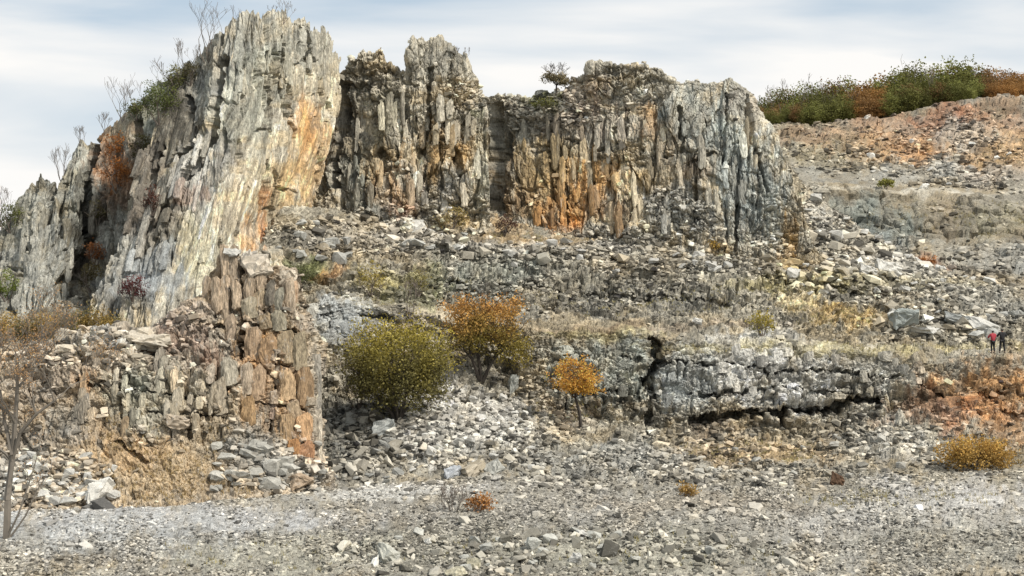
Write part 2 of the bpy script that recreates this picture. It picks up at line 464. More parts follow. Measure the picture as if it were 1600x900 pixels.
TB = [
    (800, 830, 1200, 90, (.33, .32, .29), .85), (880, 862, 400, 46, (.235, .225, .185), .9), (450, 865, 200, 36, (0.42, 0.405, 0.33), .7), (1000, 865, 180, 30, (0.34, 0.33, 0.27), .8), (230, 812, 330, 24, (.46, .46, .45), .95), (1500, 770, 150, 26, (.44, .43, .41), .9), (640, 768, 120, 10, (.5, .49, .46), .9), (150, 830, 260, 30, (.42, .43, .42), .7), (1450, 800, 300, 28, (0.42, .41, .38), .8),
    (600, 772, 130, 12, PALE, .8), (1500, 850, 150, 45, (0.30, 0.29, 0.24), .5), (1100, 790, 200, 14, (0.30, .25, .18), .5),
    (710, 655, 120, 60, PALE * 1.12, .95), (560, 670, 75, 70, DARK, 1.0), (900, 630, 60, 35, BROWN, .6), (1000, 720, 220, 25, GREY, .7),  # the DARK blob paints the shade of the hollow beside the scree fan
    (1180, 705, 130, 20, TAN, .8), (1120, 672, 60, 12, BROWN, .5), (1400, 700, 60, 20, PALE, .5),  # BROWN at the undercut helps its shadow along in the colour
    (940, 585, 90, 60, (.42, .45, .41), .85), (930, 520, 90, 9, YEL, .5), (1190, 585, 160, 55, PALE * 1.15, .9), (1070, 590, 50, 55, (.46, .48, .46), .9), (1370, 590, 80, 35, (.46, .45, .40), .8), (1350, 650, 90, 25, (.38, .37, .33), .6),
    (1540, 600, 110, 32, (.48, .29, .14), .95), (1500, 640, 110, 30, RUST, .7), (1560, 655, 70, 40, (.42, .24, .11), .8), (1430, 640, 50, 25, BROWN, .7),
    (545, 500, 75, 30, (.44, .45, .43), .9), (530, 510, 30, 30, BLUE, .5), (690, 488, 60, 14, (.60, .52, .38), .9), (1000, 510, 200, 6, BROWN, .5),
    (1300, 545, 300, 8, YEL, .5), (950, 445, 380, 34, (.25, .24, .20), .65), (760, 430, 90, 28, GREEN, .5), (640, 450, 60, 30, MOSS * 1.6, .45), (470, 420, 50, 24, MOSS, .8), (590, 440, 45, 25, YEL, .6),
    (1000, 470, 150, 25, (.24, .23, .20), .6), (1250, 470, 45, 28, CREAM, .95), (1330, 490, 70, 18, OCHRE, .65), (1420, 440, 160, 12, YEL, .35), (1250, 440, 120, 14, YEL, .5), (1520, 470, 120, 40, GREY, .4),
    (820, 375, 120, 10, TAN, .7), (900, 385, 300, 10, PALE, .5), (600, 365, 130, 18, PALE, .35), (790, 350, 40, 16, TAN, .8), (1230, 390, 26, 30, OCHRE, .7),
    (1290, 330, 60, 50, PALE, .6), (1400, 420, 80, 26, PALE, .5), (1240, 300, 25, 60, (.56, .50, .38), .7), (1300, 380, 60, 30, DARK, .25), (520, 430, 30, 12, ORANGE, .5),
]
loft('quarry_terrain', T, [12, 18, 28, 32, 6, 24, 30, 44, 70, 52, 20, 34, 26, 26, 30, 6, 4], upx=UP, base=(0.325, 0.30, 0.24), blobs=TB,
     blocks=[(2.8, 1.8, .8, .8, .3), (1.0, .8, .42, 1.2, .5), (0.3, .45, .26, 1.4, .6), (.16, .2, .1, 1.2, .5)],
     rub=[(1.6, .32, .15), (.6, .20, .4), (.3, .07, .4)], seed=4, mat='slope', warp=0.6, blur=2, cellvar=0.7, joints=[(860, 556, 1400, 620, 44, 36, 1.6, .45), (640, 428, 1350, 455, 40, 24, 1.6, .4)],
     recess=[([(1020, 530), (1030, 556), (1014, 590), (1022, 618), (1010, 640), (1014, 662)], 8, 2.2), ([(1005, 592), (1038, 566)], 5, 1.4),
             ([(1085, 662), (1140, 650), (1180, 645), (1225, 648)], 10, 3.0), ([(1228, 640), (1244, 632), (1300, 634)], 6, 2.4), ([(1296, 634), (1330, 625), (1372, 629)], 10, 3.0),
             ([(1510, 620), (1590, 612)], 6, 1.2), ([(640, 392), (760, 393), (900, 402), (1100, 416)], 2.6, .8), ([(680, 446), (860, 450), (1000, 462), (1180, 480)], 2.6, .7), ([(1180, 432), (1300, 446), (1420, 462)], 2.6, .8), ([(880, 556), (950, 552), (1004, 560)], 2.4, .7), ([(1046, 566), (1180, 572), (1300, 584), (1440, 588)], 2.4, .8), ([(1060, 612), (1200, 606), (1330, 612)], 2.4, .8), ([(860, 604), (1000, 620)], 2.4, .7), ([(1440, 600), (1500, 640), (1600, 650)], 3, .8), ([(490, 492), (560, 486), (610, 492)], 2.4, .6)])

# far hillside with its terrace
loft('far_hillside', [
    ([(1120, 500, 150), (1800, 500, 150)], 0, .5, 0),
    ([(1120, 440, 165), (1350, 440, 162), (1450, 425, 165), (1600, 405, 168), (1800, 400, 168)], .3, 1, 0),
    ([(1120, 380, 178), (1350, 390, 178), (1450, 370, 178), (1600, 360, 178), (1800, 355, 178)], .8, .8, 0),
    ([(1120, 278, 190), (1260, 288, 189), (1400, 303, 187), (1600, 318, 185), (1800, 330, 184)], .8, .4, 0),
    ([(1120, 272, 198), (1260, 280, 198), (1400, 294, 197), (1600, 306, 196), (1800, 318, 195)], .1, .3, 0),
    ([(1120, 240, 222), (1300, 243, 222), (1450, 240, 220), (1600, 235, 218), (1800, 230, 218)], .5, 1, 0),
    ([(1120, 197, 256), (1200, 194, 256), (1300, 191, 256), (1400, 179, 254), (1500, 161, 250), (1560, 150, 248), (1600, 149, 248), (1800, 140, 248)], .7, .8, .3),
    ([(1120, 210, 280), (1300, 202, 280), (1400, 190, 278), (1560, 162, 275), (1800, 152, 275)], 0, .3, 0),
    ([(1120, 260, 380), (1800, 240, 380)], 0, .3, 0)],
    [20, 40, 60, 12, 50, 44, 10, 6], nu=360, base=(.25, .23, .185), vert=True, seed=9, mat='slope', warp=.8, cellvar=.6,
    blobs=[(1480, 205, 190, 46, (.34, .22, .14), .9), (1400, 228, 130, 22, (.42, .25, .12), .75), (1560, 250, 70, 30, (.38, .24, .13), .7), (1560, 230, 80, 30, TAN, .6), (1290, 235, 90, 34, (.25, .22, .15), .7), (1250, 215, 60, 16, (.36, .24, .15), .6),
           (1500, 215, 45, 26, GREY, .6), (1450, 272, 180, 16, GREY, .6), (1370, 345, 150, 34, (.20, .215, .19), .9), (1480, 345, 40, 30, (.31, .23, .14), .5), (1560, 350, 60, 26, (.24, .22, .15), .7),
           (1330, 400, 110, 40, (.23, .26, .26), .7), (1560, 400, 80, 24, GREY, .6), (1450, 410, 30, 10, RUST, .5), (1450, 301, 220, 4, (.42, .39, .32), .9), (1470, 180, 60, 14, RUST, .5), (1590, 165, 60, 12, BROWN, .6)],
    blocks=[(5, 6, 1.3, 1, .3), (2.2, 3.2, .6, 1.1, .4)], rub=[(5, .8, .3), (2.6, .45, .4), (1.3, .2, .4)], rub_fn=lambda x, y: .6 + 0 * x)

# ------------------------------------------------------------------ cliffs
BL = [(2.6, 9.0, 1.25, .9, .35), (.85, 5.5, .66, 1.4, .45), (.34, 2.6, .34, 1.6, .6), (.16, .9, .15, 1.4, .6)]

def main_smooth(px, py):
    d = np.minimum((px - (345 - (py - 90) * 0.33)) / 40, 1)
    f = np.clip(d, 0, 1) * np.clip((py - 35) / 50, 0, 1)
    return 1 - 0.72 * f

top = [(262, 120, 109), (290, 100, 108.4), (320, 80, 107.5), (345, 55, 107), (375, 28, 107), (392, 17, 107), (412, 15, 107.5), (425, 27, 108), (440, 24, 109.5), (475, 23, 112), (481, 46, 113), (495, 53, 115), (506, 50, 116), (519, 57, 117.5), (522, 80, 118.5), (532, 92, 120)]
loft('great_slab_cliff', [
    ([(110, 540, 99), (250, 520, 98), (350, 500, 97), (430, 470, 102), (500, 400, 116)], 1, 0, 0),
    ([(160, 440, 102), (240, 400, 101), (340, 385, 100), (420, 345, 108), (490, 326, 117)], 1, 0, 0),
    ([(200, 330, 104), (268, 280, 102.8), (350, 255, 101.8), (440, 240, 109), (514, 235, 118.5)], 1, 0, 0),
    ([(234, 220, 106.5), (300, 185, 104.6), (372, 160, 103.5), (455, 150, 110), (531, 150, 120)], 1, 0, .1),
    (top, .45, 0, 1),
    ([(a, b + 8, c + 3) for a, b, c in top], .5, 0, .8),
    ([(a - 10, b + 90, c + 8) for a, b, c in top], .6, 0, 0),
    ([(a - 10, b + 420, c + 14) for a, b, c in top], 0, 0, 0)],
    [70, 110, 110, 110, 16, 20, 10], nu=400, base=(.58, .54, .44), seed=21, joints=[(320, 60, 525, 360, 34, 90, 2.2, .55), (340, 40, 520, 160, 16, 50, 2.6, .7)], blobs=[
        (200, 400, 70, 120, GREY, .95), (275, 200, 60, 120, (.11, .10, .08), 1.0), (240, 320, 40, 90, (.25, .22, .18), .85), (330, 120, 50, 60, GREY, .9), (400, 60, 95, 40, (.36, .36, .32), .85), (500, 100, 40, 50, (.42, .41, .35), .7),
        (320, 290, 38, 90, PALE, .8), (380, 160, 60, 60, (.44, .44, .37), .8), (430, 120, 40, 60, (.37, .38, .32), .6), (310, 400, 50, 50, (.60, .56, .40), .8), (240, 430, 45, 40, BLUE, .8),
        (480, 260, 45, 80, (.62, .42, .21), .85), (380, 330, 50, 60, (.64, .50, .30), .5), (440, 290, 40, 60, (.62, .46, .25), .5), (418, 345, 9, 50, (.46, .22, .09), .75), (395, 370, 18, 30, ORANGE, .7), (480, 200, 22, 50, (.6, .33, .13), .5), (290, 310, 30, 14, RUST, .3),
        (405, 250, 14, 60, (.42, .43, .36), .5), (455, 180, 10, 60, (.40, .40, .33), .4)],
    blocks=BL, smooth_fn=main_smooth, jag=[(.9, .7, 3), (.35, .5, 8)], iso=[(270, 190, 40, 60), (250, 300, 22, 40), (250, 440, 60, 26)],
    recess=[([(415, 85), (417, 150), (414, 200)], 4, .9), ([(455, 130), (462, 215)], 3, .5), ([(352, 100), (338, 200), (305, 262), (262, 312), (222, 380)], 8, 1.6), ([(290, 150), (300, 230), (262, 260)], 7, 1.4), ([(250, 230), (225, 330)], 7, 1.3), ([(440, 60), (445, 110)], 3.5, .7), ([(480, 60), (486, 120)], 3.5, .7)])

ftop = [(-120, 420, 117), (-60, 375, 117), (0, 352, 117), (28, 322, 117), (36, 290, 117), (60, 264, 117), (84, 272, 117), (98, 284, 117.5), (106, 262, 118), (120, 226, 118), (150, 212, 118), (190, 182, 117), (210, 163, 116), (240, 140, 115), (265, 120, 114), (300, 96, 113), (345, 60, 113)]
loft('western_crag', [
    ([(-160, 560, 106), (0, 540, 106), (100, 520, 105.5), (200, 520, 105), (280, 500, 104)], 1, 0, 0),
    ([(-150, 480, 111), (0, 430, 111), (60, 420, 109), (140, 440, 112), (200, 400, 110), (300, 350, 109)], 1, 0, 0),
    ([(-140, 450, 114), (0, 390, 114), (60, 330, 112.5), (140, 310, 114.5), (200, 270, 112.5), (320, 220, 111)], 1, 0, 0),
    (ftop, .5, 0, 1),
    ([(a, b + 10, c + 3) for a, b, c in ftop], .6, 0, .8),
    ([(a, b + 300, c + 14) for a, b, c in ftop], 0, 0, 0)],
    [60, 90, 110, 12, 12], nu=300, base=(.34, .335, .29), joints=[(0, 300, 260, 450, 24, 60, 2, .5)], seed=33, blobs=[
        (180, 250, 36, 75, (.36, .15, .04), .95), (145, 400, 26, 40, (.25, .13, .06), .5), (240, 170, 60, 60, (.20, .22, .17), .8), (150, 430, 60, 80, DARK, .5), (60, 420, 40, 90, (.42, .42, .38), .7), (140, 330, 50, 60, (.16, .15, .12), .8), (30, 340, 30, 40, (.2, .2, .16), .6),
        (200, 320, 40, 60, DARK, .5), (120, 280, 30, 60, (.30, .32, .29), .5)],
    blocks=BL, jag=[(.9, .6, 3), (.35, .5, 8)], iso=[(40, 400, 40, 60), (200, 200, 40, 30)],
    recess=[([(148, 220), (136, 300), (140, 380), (118, 460)], 9, 1.8), ([(100, 290), (92, 380)], 4, .9), ([(215, 190), (200, 300), (190, 400)], 9, 1.3)])

mtop = [(500, 175, 124), (533, 112, 123), (540, 102, 122.8), (554, 86, 122.6), (576, 82, 122.4), (599, 86, 122.2), (608, 104, 122), (634, 112, 121.8), (639, 84, 121.6), (644, 61, 121.5), (659, 57, 121.5), (692, 59, 121.5), (706, 75, 121.6), (727, 80, 121.8), (738, 108, 122), (743, 136, 122), (756, 150, 122), (764, 165, 122)]
loft('middle_crag', [
    ([(470, 400, 119.5), (560, 400, 118), (680, 400, 117), (770, 400, 117.5)], .8, 0, 0),
    ([(480, 330, 122), (560, 330, 120), (640, 345, 118.6), (700, 350, 118.4), (766, 345, 118.6)], 1, .3, 0),
    ([(485, 250, 124), (560, 255, 121), (640, 260, 119.6), (700, 262, 119.3), (763, 255, 119.4)], 1, 0, 0),
    ([(495, 195, 125), (545, 170, 122.3), (640, 170, 120.6), (700, 170, 120.2), (763, 185, 120.3)], 1, 0, .1),
    (mtop, .45, 0, 1),
    ([(a, b + 7, c + 3) for a, b, c in mtop], .5, 0, .7),
    ([(a, b + 70, c + 6) for a, b, c in mtop], .5, 0, 0),
    ([(a, b + 330, c + 10) for a, b, c in mtop], 0, 0, 0)],
    [44, 76, 74, 84, 12, 14, 8], nu=330, base=(.50, .46, .37), vert=True, seed=47, joints=[(530, 120, 760, 300, 34, 60, 1.9, .55)], blobs=[
        (560, 280, 40, 60, (.30, .33, .29), .7), (600, 190, 34, 60, (.38, .36, .26), .6), (590, 260, 30, 40, (.36, .27, .15), .75), (700, 240, 50, 40, (.42, .29, .14), .8), (640, 320, 30, 18, (.36, .16, .07), .8), (690, 310, 50, 34, PALE, .85), (755, 260, 12, 90, (.50, .48, .38), .95),
        (610, 290, 40, 30, ORANGE, .35), (540, 200, 18, 80, DARK, .4), (690, 90, 50, 30, (.28, .28, .25), .6), (745, 170, 20, 10, MOSS, .5), (720, 350, 40, 14, OCHRE, .5), (590, 330, 70, 18, PALE, .4)],
    blocks=[(2.4, 4.5, 1.2, 1, .15), (1.2, 2.2, .48, 1.2, .3), (.5, 1.2, .28, 1.4, .45), (.18, .5, .13, 1.4, .6)], rub=[(1.2, .7, .5), (.5, .4, .5), (.22, .16, .5)], jag=[(.9, .45, 3), (.4, .4, 8)], iso=[(580, 120, 50, 40), (700, 200, 50, 40), (720, 140, 30, 24), (690, 320, 70, 30)],
    recess=[([(534, 130), (530, 200), (520, 290)], 7, 1.8), ([(592, 235), (600, 262)], 8, 1.2), ([(672, 110), (668, 200), (655, 240)], 5, 1.0), ([(712, 236), (718, 270)], 7, 1.0), ([(640, 110), (625, 220)], 4, .8)])

rtop = [(735, 150, 131), (768, 147, 130), (829, 149, 128), (870, 145, 126), (886, 134, 125), (915, 114, 124), (919, 99, 123.5), (930, 97, 123.5), (964, 99, 123), (1005, 101, 122.6), (1030, 102, 122.5), (1038, 117, 122.3), (1067, 126, 122), (1104, 129, 121.6), (1141, 127, 121.4), (1158, 134, 121.6), (1176, 152, 121.8), (1188, 179, 122)]
loft('eastern_crag', [
    ([(745, 410, 122), (850, 420, 118), (1000, 430, 117), (1150, 430, 116), (1310, 430, 114.5)], .8, .3, 0),
    ([(760, 335, 126), (800, 340, 123), (860, 355, 121.3), (920, 362, 120.5), (1000, 380, 118.6), (1100, 392, 117.4), (1200, 400, 115.8), (1272, 388, 115.8)], .9, .4, 0),
    ([(755, 260, 129), (800, 270, 125), (880, 275, 122.2), (960, 280, 121), (1050, 290, 119.6), (1120, 295, 118.5), (1200, 300, 117.8), (1243, 292, 118)], 1, .1, 0),
    ([(745, 185, 131), (810, 200, 127), (880, 190, 123.6), (960, 190, 122.4), (1050, 195, 120.8), (1120, 200, 119.8), (1180, 215, 119.5), (1216, 222, 120)], 1, 0, 0),
    (rtop, .2, .3, .35),
    ([(a, b + 6, c + 4) for a, b, c in rtop], .2, .2, .3),
    ([(a + 4, b + 50, c + 9) for a, b, c in rtop], .4, .3, 0),
    ([(a + 20, b + 330, c + 14) for a, b, c in rtop], 0, 0, 0)],
    [44, 84, 80, 80, 12, 12, 8], nu=520, base=(.50, .465, .38), vert=True, seed=58, joints=[(790, 160, 1210, 320, 60, 75, 1.7, .42)], blobs=[
        (870, 190, 90, 40, (.26, .21, .17), .7), (900, 150, 50, 30, (.30, .22, .17), .5), (840, 155, 40, 14, MOSS, .8), (800, 210, 50, 60, (.26, .25, .20), .7),
        (850, 290, 80, 60, (.36, .26, .13), .85), (900, 320, 60, 50, (.50, .29, .12), .85), (940, 290, 40, 36, (.54, .33, .14), .85), (800, 300, 30, 50, BROWN, .7), (860, 250, 40, 40, (.33, .25, .13), .6),
        (1015, 195, 26, 26, (.56, .36, .18), .7), (1010, 290, 50, 22, (.56, .42, .22), .85), (1050, 225, 26, 40, (.48, .36, .22), .6), (960, 330, 30, 16, BROWN, .6), (880, 350, 30, 12, (.5, .22, .06), .6),
        (1090, 180, 50, 60, (.38, .40, .37), .8), (1140, 220, 24, 110, (.42, .45, .42), .85), (1190, 290, 45, 90, (.40, .43, .41), .85), (1060, 330, 50, 50, (.42, .42, .39), .8), (1150, 320, 22, 70, (.40, .44, .43), .7), (1230, 380, 16, 40, (.42, .28, .12), .8), (1090, 270, 30, 14, (.36, .26, .17), .5),
        (1115, 385, 22, 10, OCHRE, .8), (980, 375, 100, 16, (.26, .25, .22), .6), (1160, 160, 22, 30, (.27, .22, .17), .6), (990, 120, 60, 16, (.28, .26, .21), .6)],
    blocks=[(3.0, 6.0, 1.25, 1, .12), (1.4, 3.0, .42, 1.2, .3), (.5, 1.3, .22, 1.4, .45), (.18, .5, .11, 1.4, .6)], rub=[(1.1, .6, .5), (.45, .34, .5), (.2, .14, .5)], jag=[(1.2, .25, 3), (.4, .25, 8)], iso=[(860, 165, 90, 34), (970, 130, 70, 26), (1070, 340, 60, 50), (990, 370, 120, 18), (1210, 350, 40, 50), (990, 240, 50, 20)],
    recess=[([(778, 170), (782, 240), (776, 330)], 14, 1.6), ([(858, 220), (858, 330)], 3, .8), ([(880, 240), (884, 350)], 3.5, .8), ([(1062, 170), (1068, 240)], 4, 1.0), ([(1152, 290), (1150, 390)], 4, 1.1), ([(1085, 255), (1118, 240)], 3, .6), ([(1165, 150), (1178, 230), (1200, 300)], 4, .8), ([(960, 200), (965, 260)], 3, .7), ([(1135, 150), (1130, 260)], 3, .6)])

# ------------------------------------------------------------------ near outcrop on the left
def outcrop_smooth(px, py):
    return np.where((px > 365) & (py > 500), 0.55, 1.0)

loft('near_outcrop', [
    ([(-220, 830, 75), (0, 822, 75.5), (300, 806, 76), (480, 772, 80), (530, 765, 82)], 0, .6, 0),
    ([(-220, 790, 78), (0, 790, 77.5), (150, 785, 77.5), (300, 772, 78), (400, 750, 79.5), (500, 740, 81), (522, 740, 83)], .1, .9, 0),
    ([(-220, 700, 81), (0, 690, 81), (80, 668, 80.5), (170, 655, 80.5), (250, 692, 80), (330, 685, 80.6), (430, 690, 81.5), (490, 716, 82.2), (510, 730, 84)], .35, .6, 0),
    ([(-220, 620, 83), (0, 620, 82.5), (100, 600, 82.3), (200, 590, 82), (280, 600, 82), (370, 600, 82.5), (430, 600, 83), (490, 620, 83.4), (509, 640, 87)], .9, .3, 0),
    ([(-220, 560, 86), (0, 549, 85.5), (60, 547, 85.5), (120, 528, 85), (180, 518, 84.5), (255, 527, 84.5), (280, 545, 84.8), (370, 530, 84.8), (430, 512, 84.8), (480, 525, 85.2), (505, 545, 90)], .8, .5, .2),
    ([(-220, 556, 89), (0, 545, 88.5), (60, 543, 88.5), (120, 524, 88), (180, 514, 87.5), (255, 512, 87), (285, 480, 87), (330, 455, 86.6), (390, 430, 86.4), (440, 440, 86.6), (468, 470, 87), (485, 500, 92)], .6, .4, .2),
    ([(-220, 558, 92), (0, 548, 92), (120, 530, 92), (250, 500, 91), (300, 470, 89), (330, 440, 88), (346, 402, 87.5), (360, 396, 87.4), (400, 398, 87.4), (430, 410, 87.6), (455, 424, 88), (466, 450, 89), (476, 500, 94)], .6, .1, .5),
    ([(-220, 600, 100), (250, 560, 98), (346, 440, 93), (400, 440, 93), (466, 500, 96), (480, 560, 98)], .2, .3, 0),
    ([(-220, 700, 103), (480, 700, 103)], 0, 0, 0)],
    [24, 70, 64, 60, 30, 44, 14, 6], nu=440, base=(.40, .35, .28), seed=71, mat='cliff', blobs=[
        (80, 750, 130, 36, PALE, .9), (250, 740, 175, 50, (.50, .39, .25), 1.0), (300, 720, 60, 40, (.48, .38, .25), .9), (200, 690, 60, 40, (.50, .36, .21), .9), (430, 730, 80, 30, GREY, .8), (370, 690, 50, 20, GREY, .7), (480, 760, 60, 12, PALE, .5),
        (120, 580, 100, 40, (.47, .38, .28), .8), (150, 610, 30, 26, (.52, .28, .12), .8), (230, 620, 90, 55, (.40, .39, .31), .8), (120, 660, 50, 30, GREY, .6), (60, 600, 60, 40, (.45, .38, .30), .6), (180, 530, 70, 12, PALE, .8),
        (280, 520, 40, 35, PINK, .9), (330, 560, 26, 30, (.30, .19, .13), .8), (300, 480, 30, 20, (.46, .36, .28), .6), (330, 640, 60, 50, (.40, .33, .23), .8), (215, 600, 12, 60, (.26, .27, .22), .6),
        (400, 590, 40, 70, (.46, .29, .15), .9), (460, 590, 36, 80, (.42, .28, .16), .9), (480, 690, 20, 40, (.38, .25, .15), .8), (400, 530, 36, 20, (.52, .29, .11), .9), (450, 530, 40, 16, (.35, .28, .19), .8), (497, 620, 7, 110, (.5, .45, .36), .7),
        (400, 450, 70, 50, (.36, .27, .18), .95), (330, 440, 20, 40, (.38, .28, .18), .9), (450, 460, 22, 40, (.42, .35, .26), .8), (400, 400, 40, 16, PALE, .8), (150, 660, 26, 40, (.40, .28, .15), .5), (440, 650, 20, 30, (.36, .22, .10), .6)],
    blocks=[(1.7, 1.9, .9, .9, .5), (.85, .9, .42, 1.1, .6), (.4, .4, .17, 1.2, .6), (.14, .25, .06, 1.2, .5)], rub=[(.8, .35, .5), (.3, .2, .5), (.14, .08, .5)],
    smooth_fn=outcrop_smooth, rub_fn=lambda x, y: 1 - .45 * np.clip(1.4 - np.hypot((x - 250) / 150, (y - 735) / 52), 0, 1), jag=[(.7, .5, 3)],
    recess=[([(376, 420), (378, 500), (372, 560)], 4, 2.0), ([(205, 540), (250, 545)], 9, 1.2), ([(437, 560), (430, 620), (424, 670)], 4, 1.0), ([(180, 690), (225, 720)], 6, .7), ([(385, 600), (396, 660)], 3, .7), ([(290, 655), (296, 680)], 6, .8), ([(185, 600), (188, 650)], 4, .6), ([(355, 560), (350, 640)], 4, .7), ([(440, 445), (455, 500)], 4, .8), ([(325, 508), (400, 506), (470, 522)], 2.6, .7), ([(384, 566), (490, 574)], 2.4, .6), ([(400, 628), (495, 636)], 2.4, .6), ([(120, 600), (200, 604), (290, 616)], 2.4, .6), ([(230, 640), (350, 646)], 2.4, .6), ([(330, 440), (332, 500)], 2.4, 1.2), ([(347, 440), (350, 510)], 2.2, 1.2), ([(408, 440), (416, 500)], 2.4, 1.0)])


# ------------------------------------------------------------------ finding points on the rock
def at(sheet, px, py):
    S = SHEETS[sheet]
    d = (S['X'] - px) ** 2 + (S['Yp'] - py) ** 2 + (S['n'][..., 1] > 0.2) * 4000
    m = d < d.min() + 9
    dist = np.where(m, S['V'][..., 1], 1e9)
    i = np.unravel_index(np.argmin(dist), d.shape)
    return Vector(S['V'][i]), S['n'][i], S['col'][i], i


# ------------------------------------------------------------------ stones
def stone_mesh(name, seed, dims, npt=16, mat='stone'):
    r = random.Random(seed); bm = bmesh.new()
    for k in range(npt):
        v = Vector((r.uniform(-1, 1), r.uniform(-1, 1), r.uniform(-1, 1)))
        m = max(abs(v.x), abs(v.y), abs(v.z)); v = v / m
        v = v * (0.62 + 0.38 * (1.0 / max(1.0, v.length * 0.72)))
        bm.verts.new((v.x * dims[0] / 2, v.y * dims[1] / 2, v.z * dims[2] / 2))
    res = bmesh.ops.convex_hull(bm, input=bm.verts)
    bmesh.ops.delete(bm, geom=[g for g in res['geom_interior'] if isinstance(g, bmesh.types.BMVert)], context='VERTS')
    me = bpy.data.meshes.new(name); bm.to_mesh(me); bm.free()
    me.materials.append(M[mat]); return me


def rough_stone(name, seed, dims, npt, cuts, amp):
    me0 = stone_mesh(name, seed, dims, npt); bm = bmesh.new(); bm.from_mesh(me0); bpy.data.meshes.remove(me0)
    bmesh.ops.subdivide_edges(bm, edges=bm.edges[:], cuts=cuts, use_grid_fill=True)
    bm.normal_update()
    co = np.array([v.co[:] for v in bm.verts]); no = np.array([v.normal[:] for v in bm.verts])
    a = co[:, 0] * 4 + co[:, 1] * 3; b = co[:, 2] * 9 + co[:, 1] * 2
    h, _ = facet(a, b, seed, 1.3, .15, .5); h2, _ = facet(a * 2.6 + 5, b * 2.3, seed + 9, 1.3, .15, .5)
    co = co + no * (amp * h + amp * .5 * h2)[:, None]
    for v, c in zip(bm.verts, co): v.co = c
    me = bpy.data.meshes.new(name); bm.to_mesh(me); bm.free(); me.materials.append(M['stone']); return me


STONES = [rough_stone('boulder', 100 + k, (1.0, .8 + .05 * (k % 3), .42 + .07 * (k % 5)), 14, 1, .065) for k in range(12)]
BIG = [rough_stone('boulder', 300 + k, (1.0, .9, .62), 15, 4, .085) for k in range(8)]


def boulder(sheet, px, py, w, h, label, rgb=None, group=None, rot=None, seed=0, sink=.3, name='boulder', dz=0.0, big=True, depth=None, lean=None):
    """a loose block about w x h pixels, whose middle shows at px, py, resting on the sheet under it"""
    r = random.Random(seed * 77 + int(px * 3 + py))
    p, n, c, _ = at(sheet, px, py + h * (0.5 - sink * 0.5))
    k = p.y / F
    me = (BIG if big else STONES)[r.randrange(8 if big else 12)]
    o = link(name, me)
    o.location = p + Vector((0, 0, h * k * (0.5 - sink) + dz))
    hh = 0.62 if big else 0.55
    dp = depth if depth else (w + h) * .5
    o.scale = (w * k * 1.05, dp * k, h * k / hh * 0.95)
    o.rotation_euler = rot if rot else (r.uniform(-.25, .25), r.uniform(-.3, .3), r.uniform(-.4, .4))
    v = r.uniform(.75, 1.12)
    rgb = rgb if rgb is not None else (PALE * .95 if r.random() < .5 else GREY)
    o.color = tuple(min(.8, float(q) * v) for q in rgb) + (1,)
    sset(o, None, label, 'rock' if name != 'boulder' else 'boulder', group)
    return o


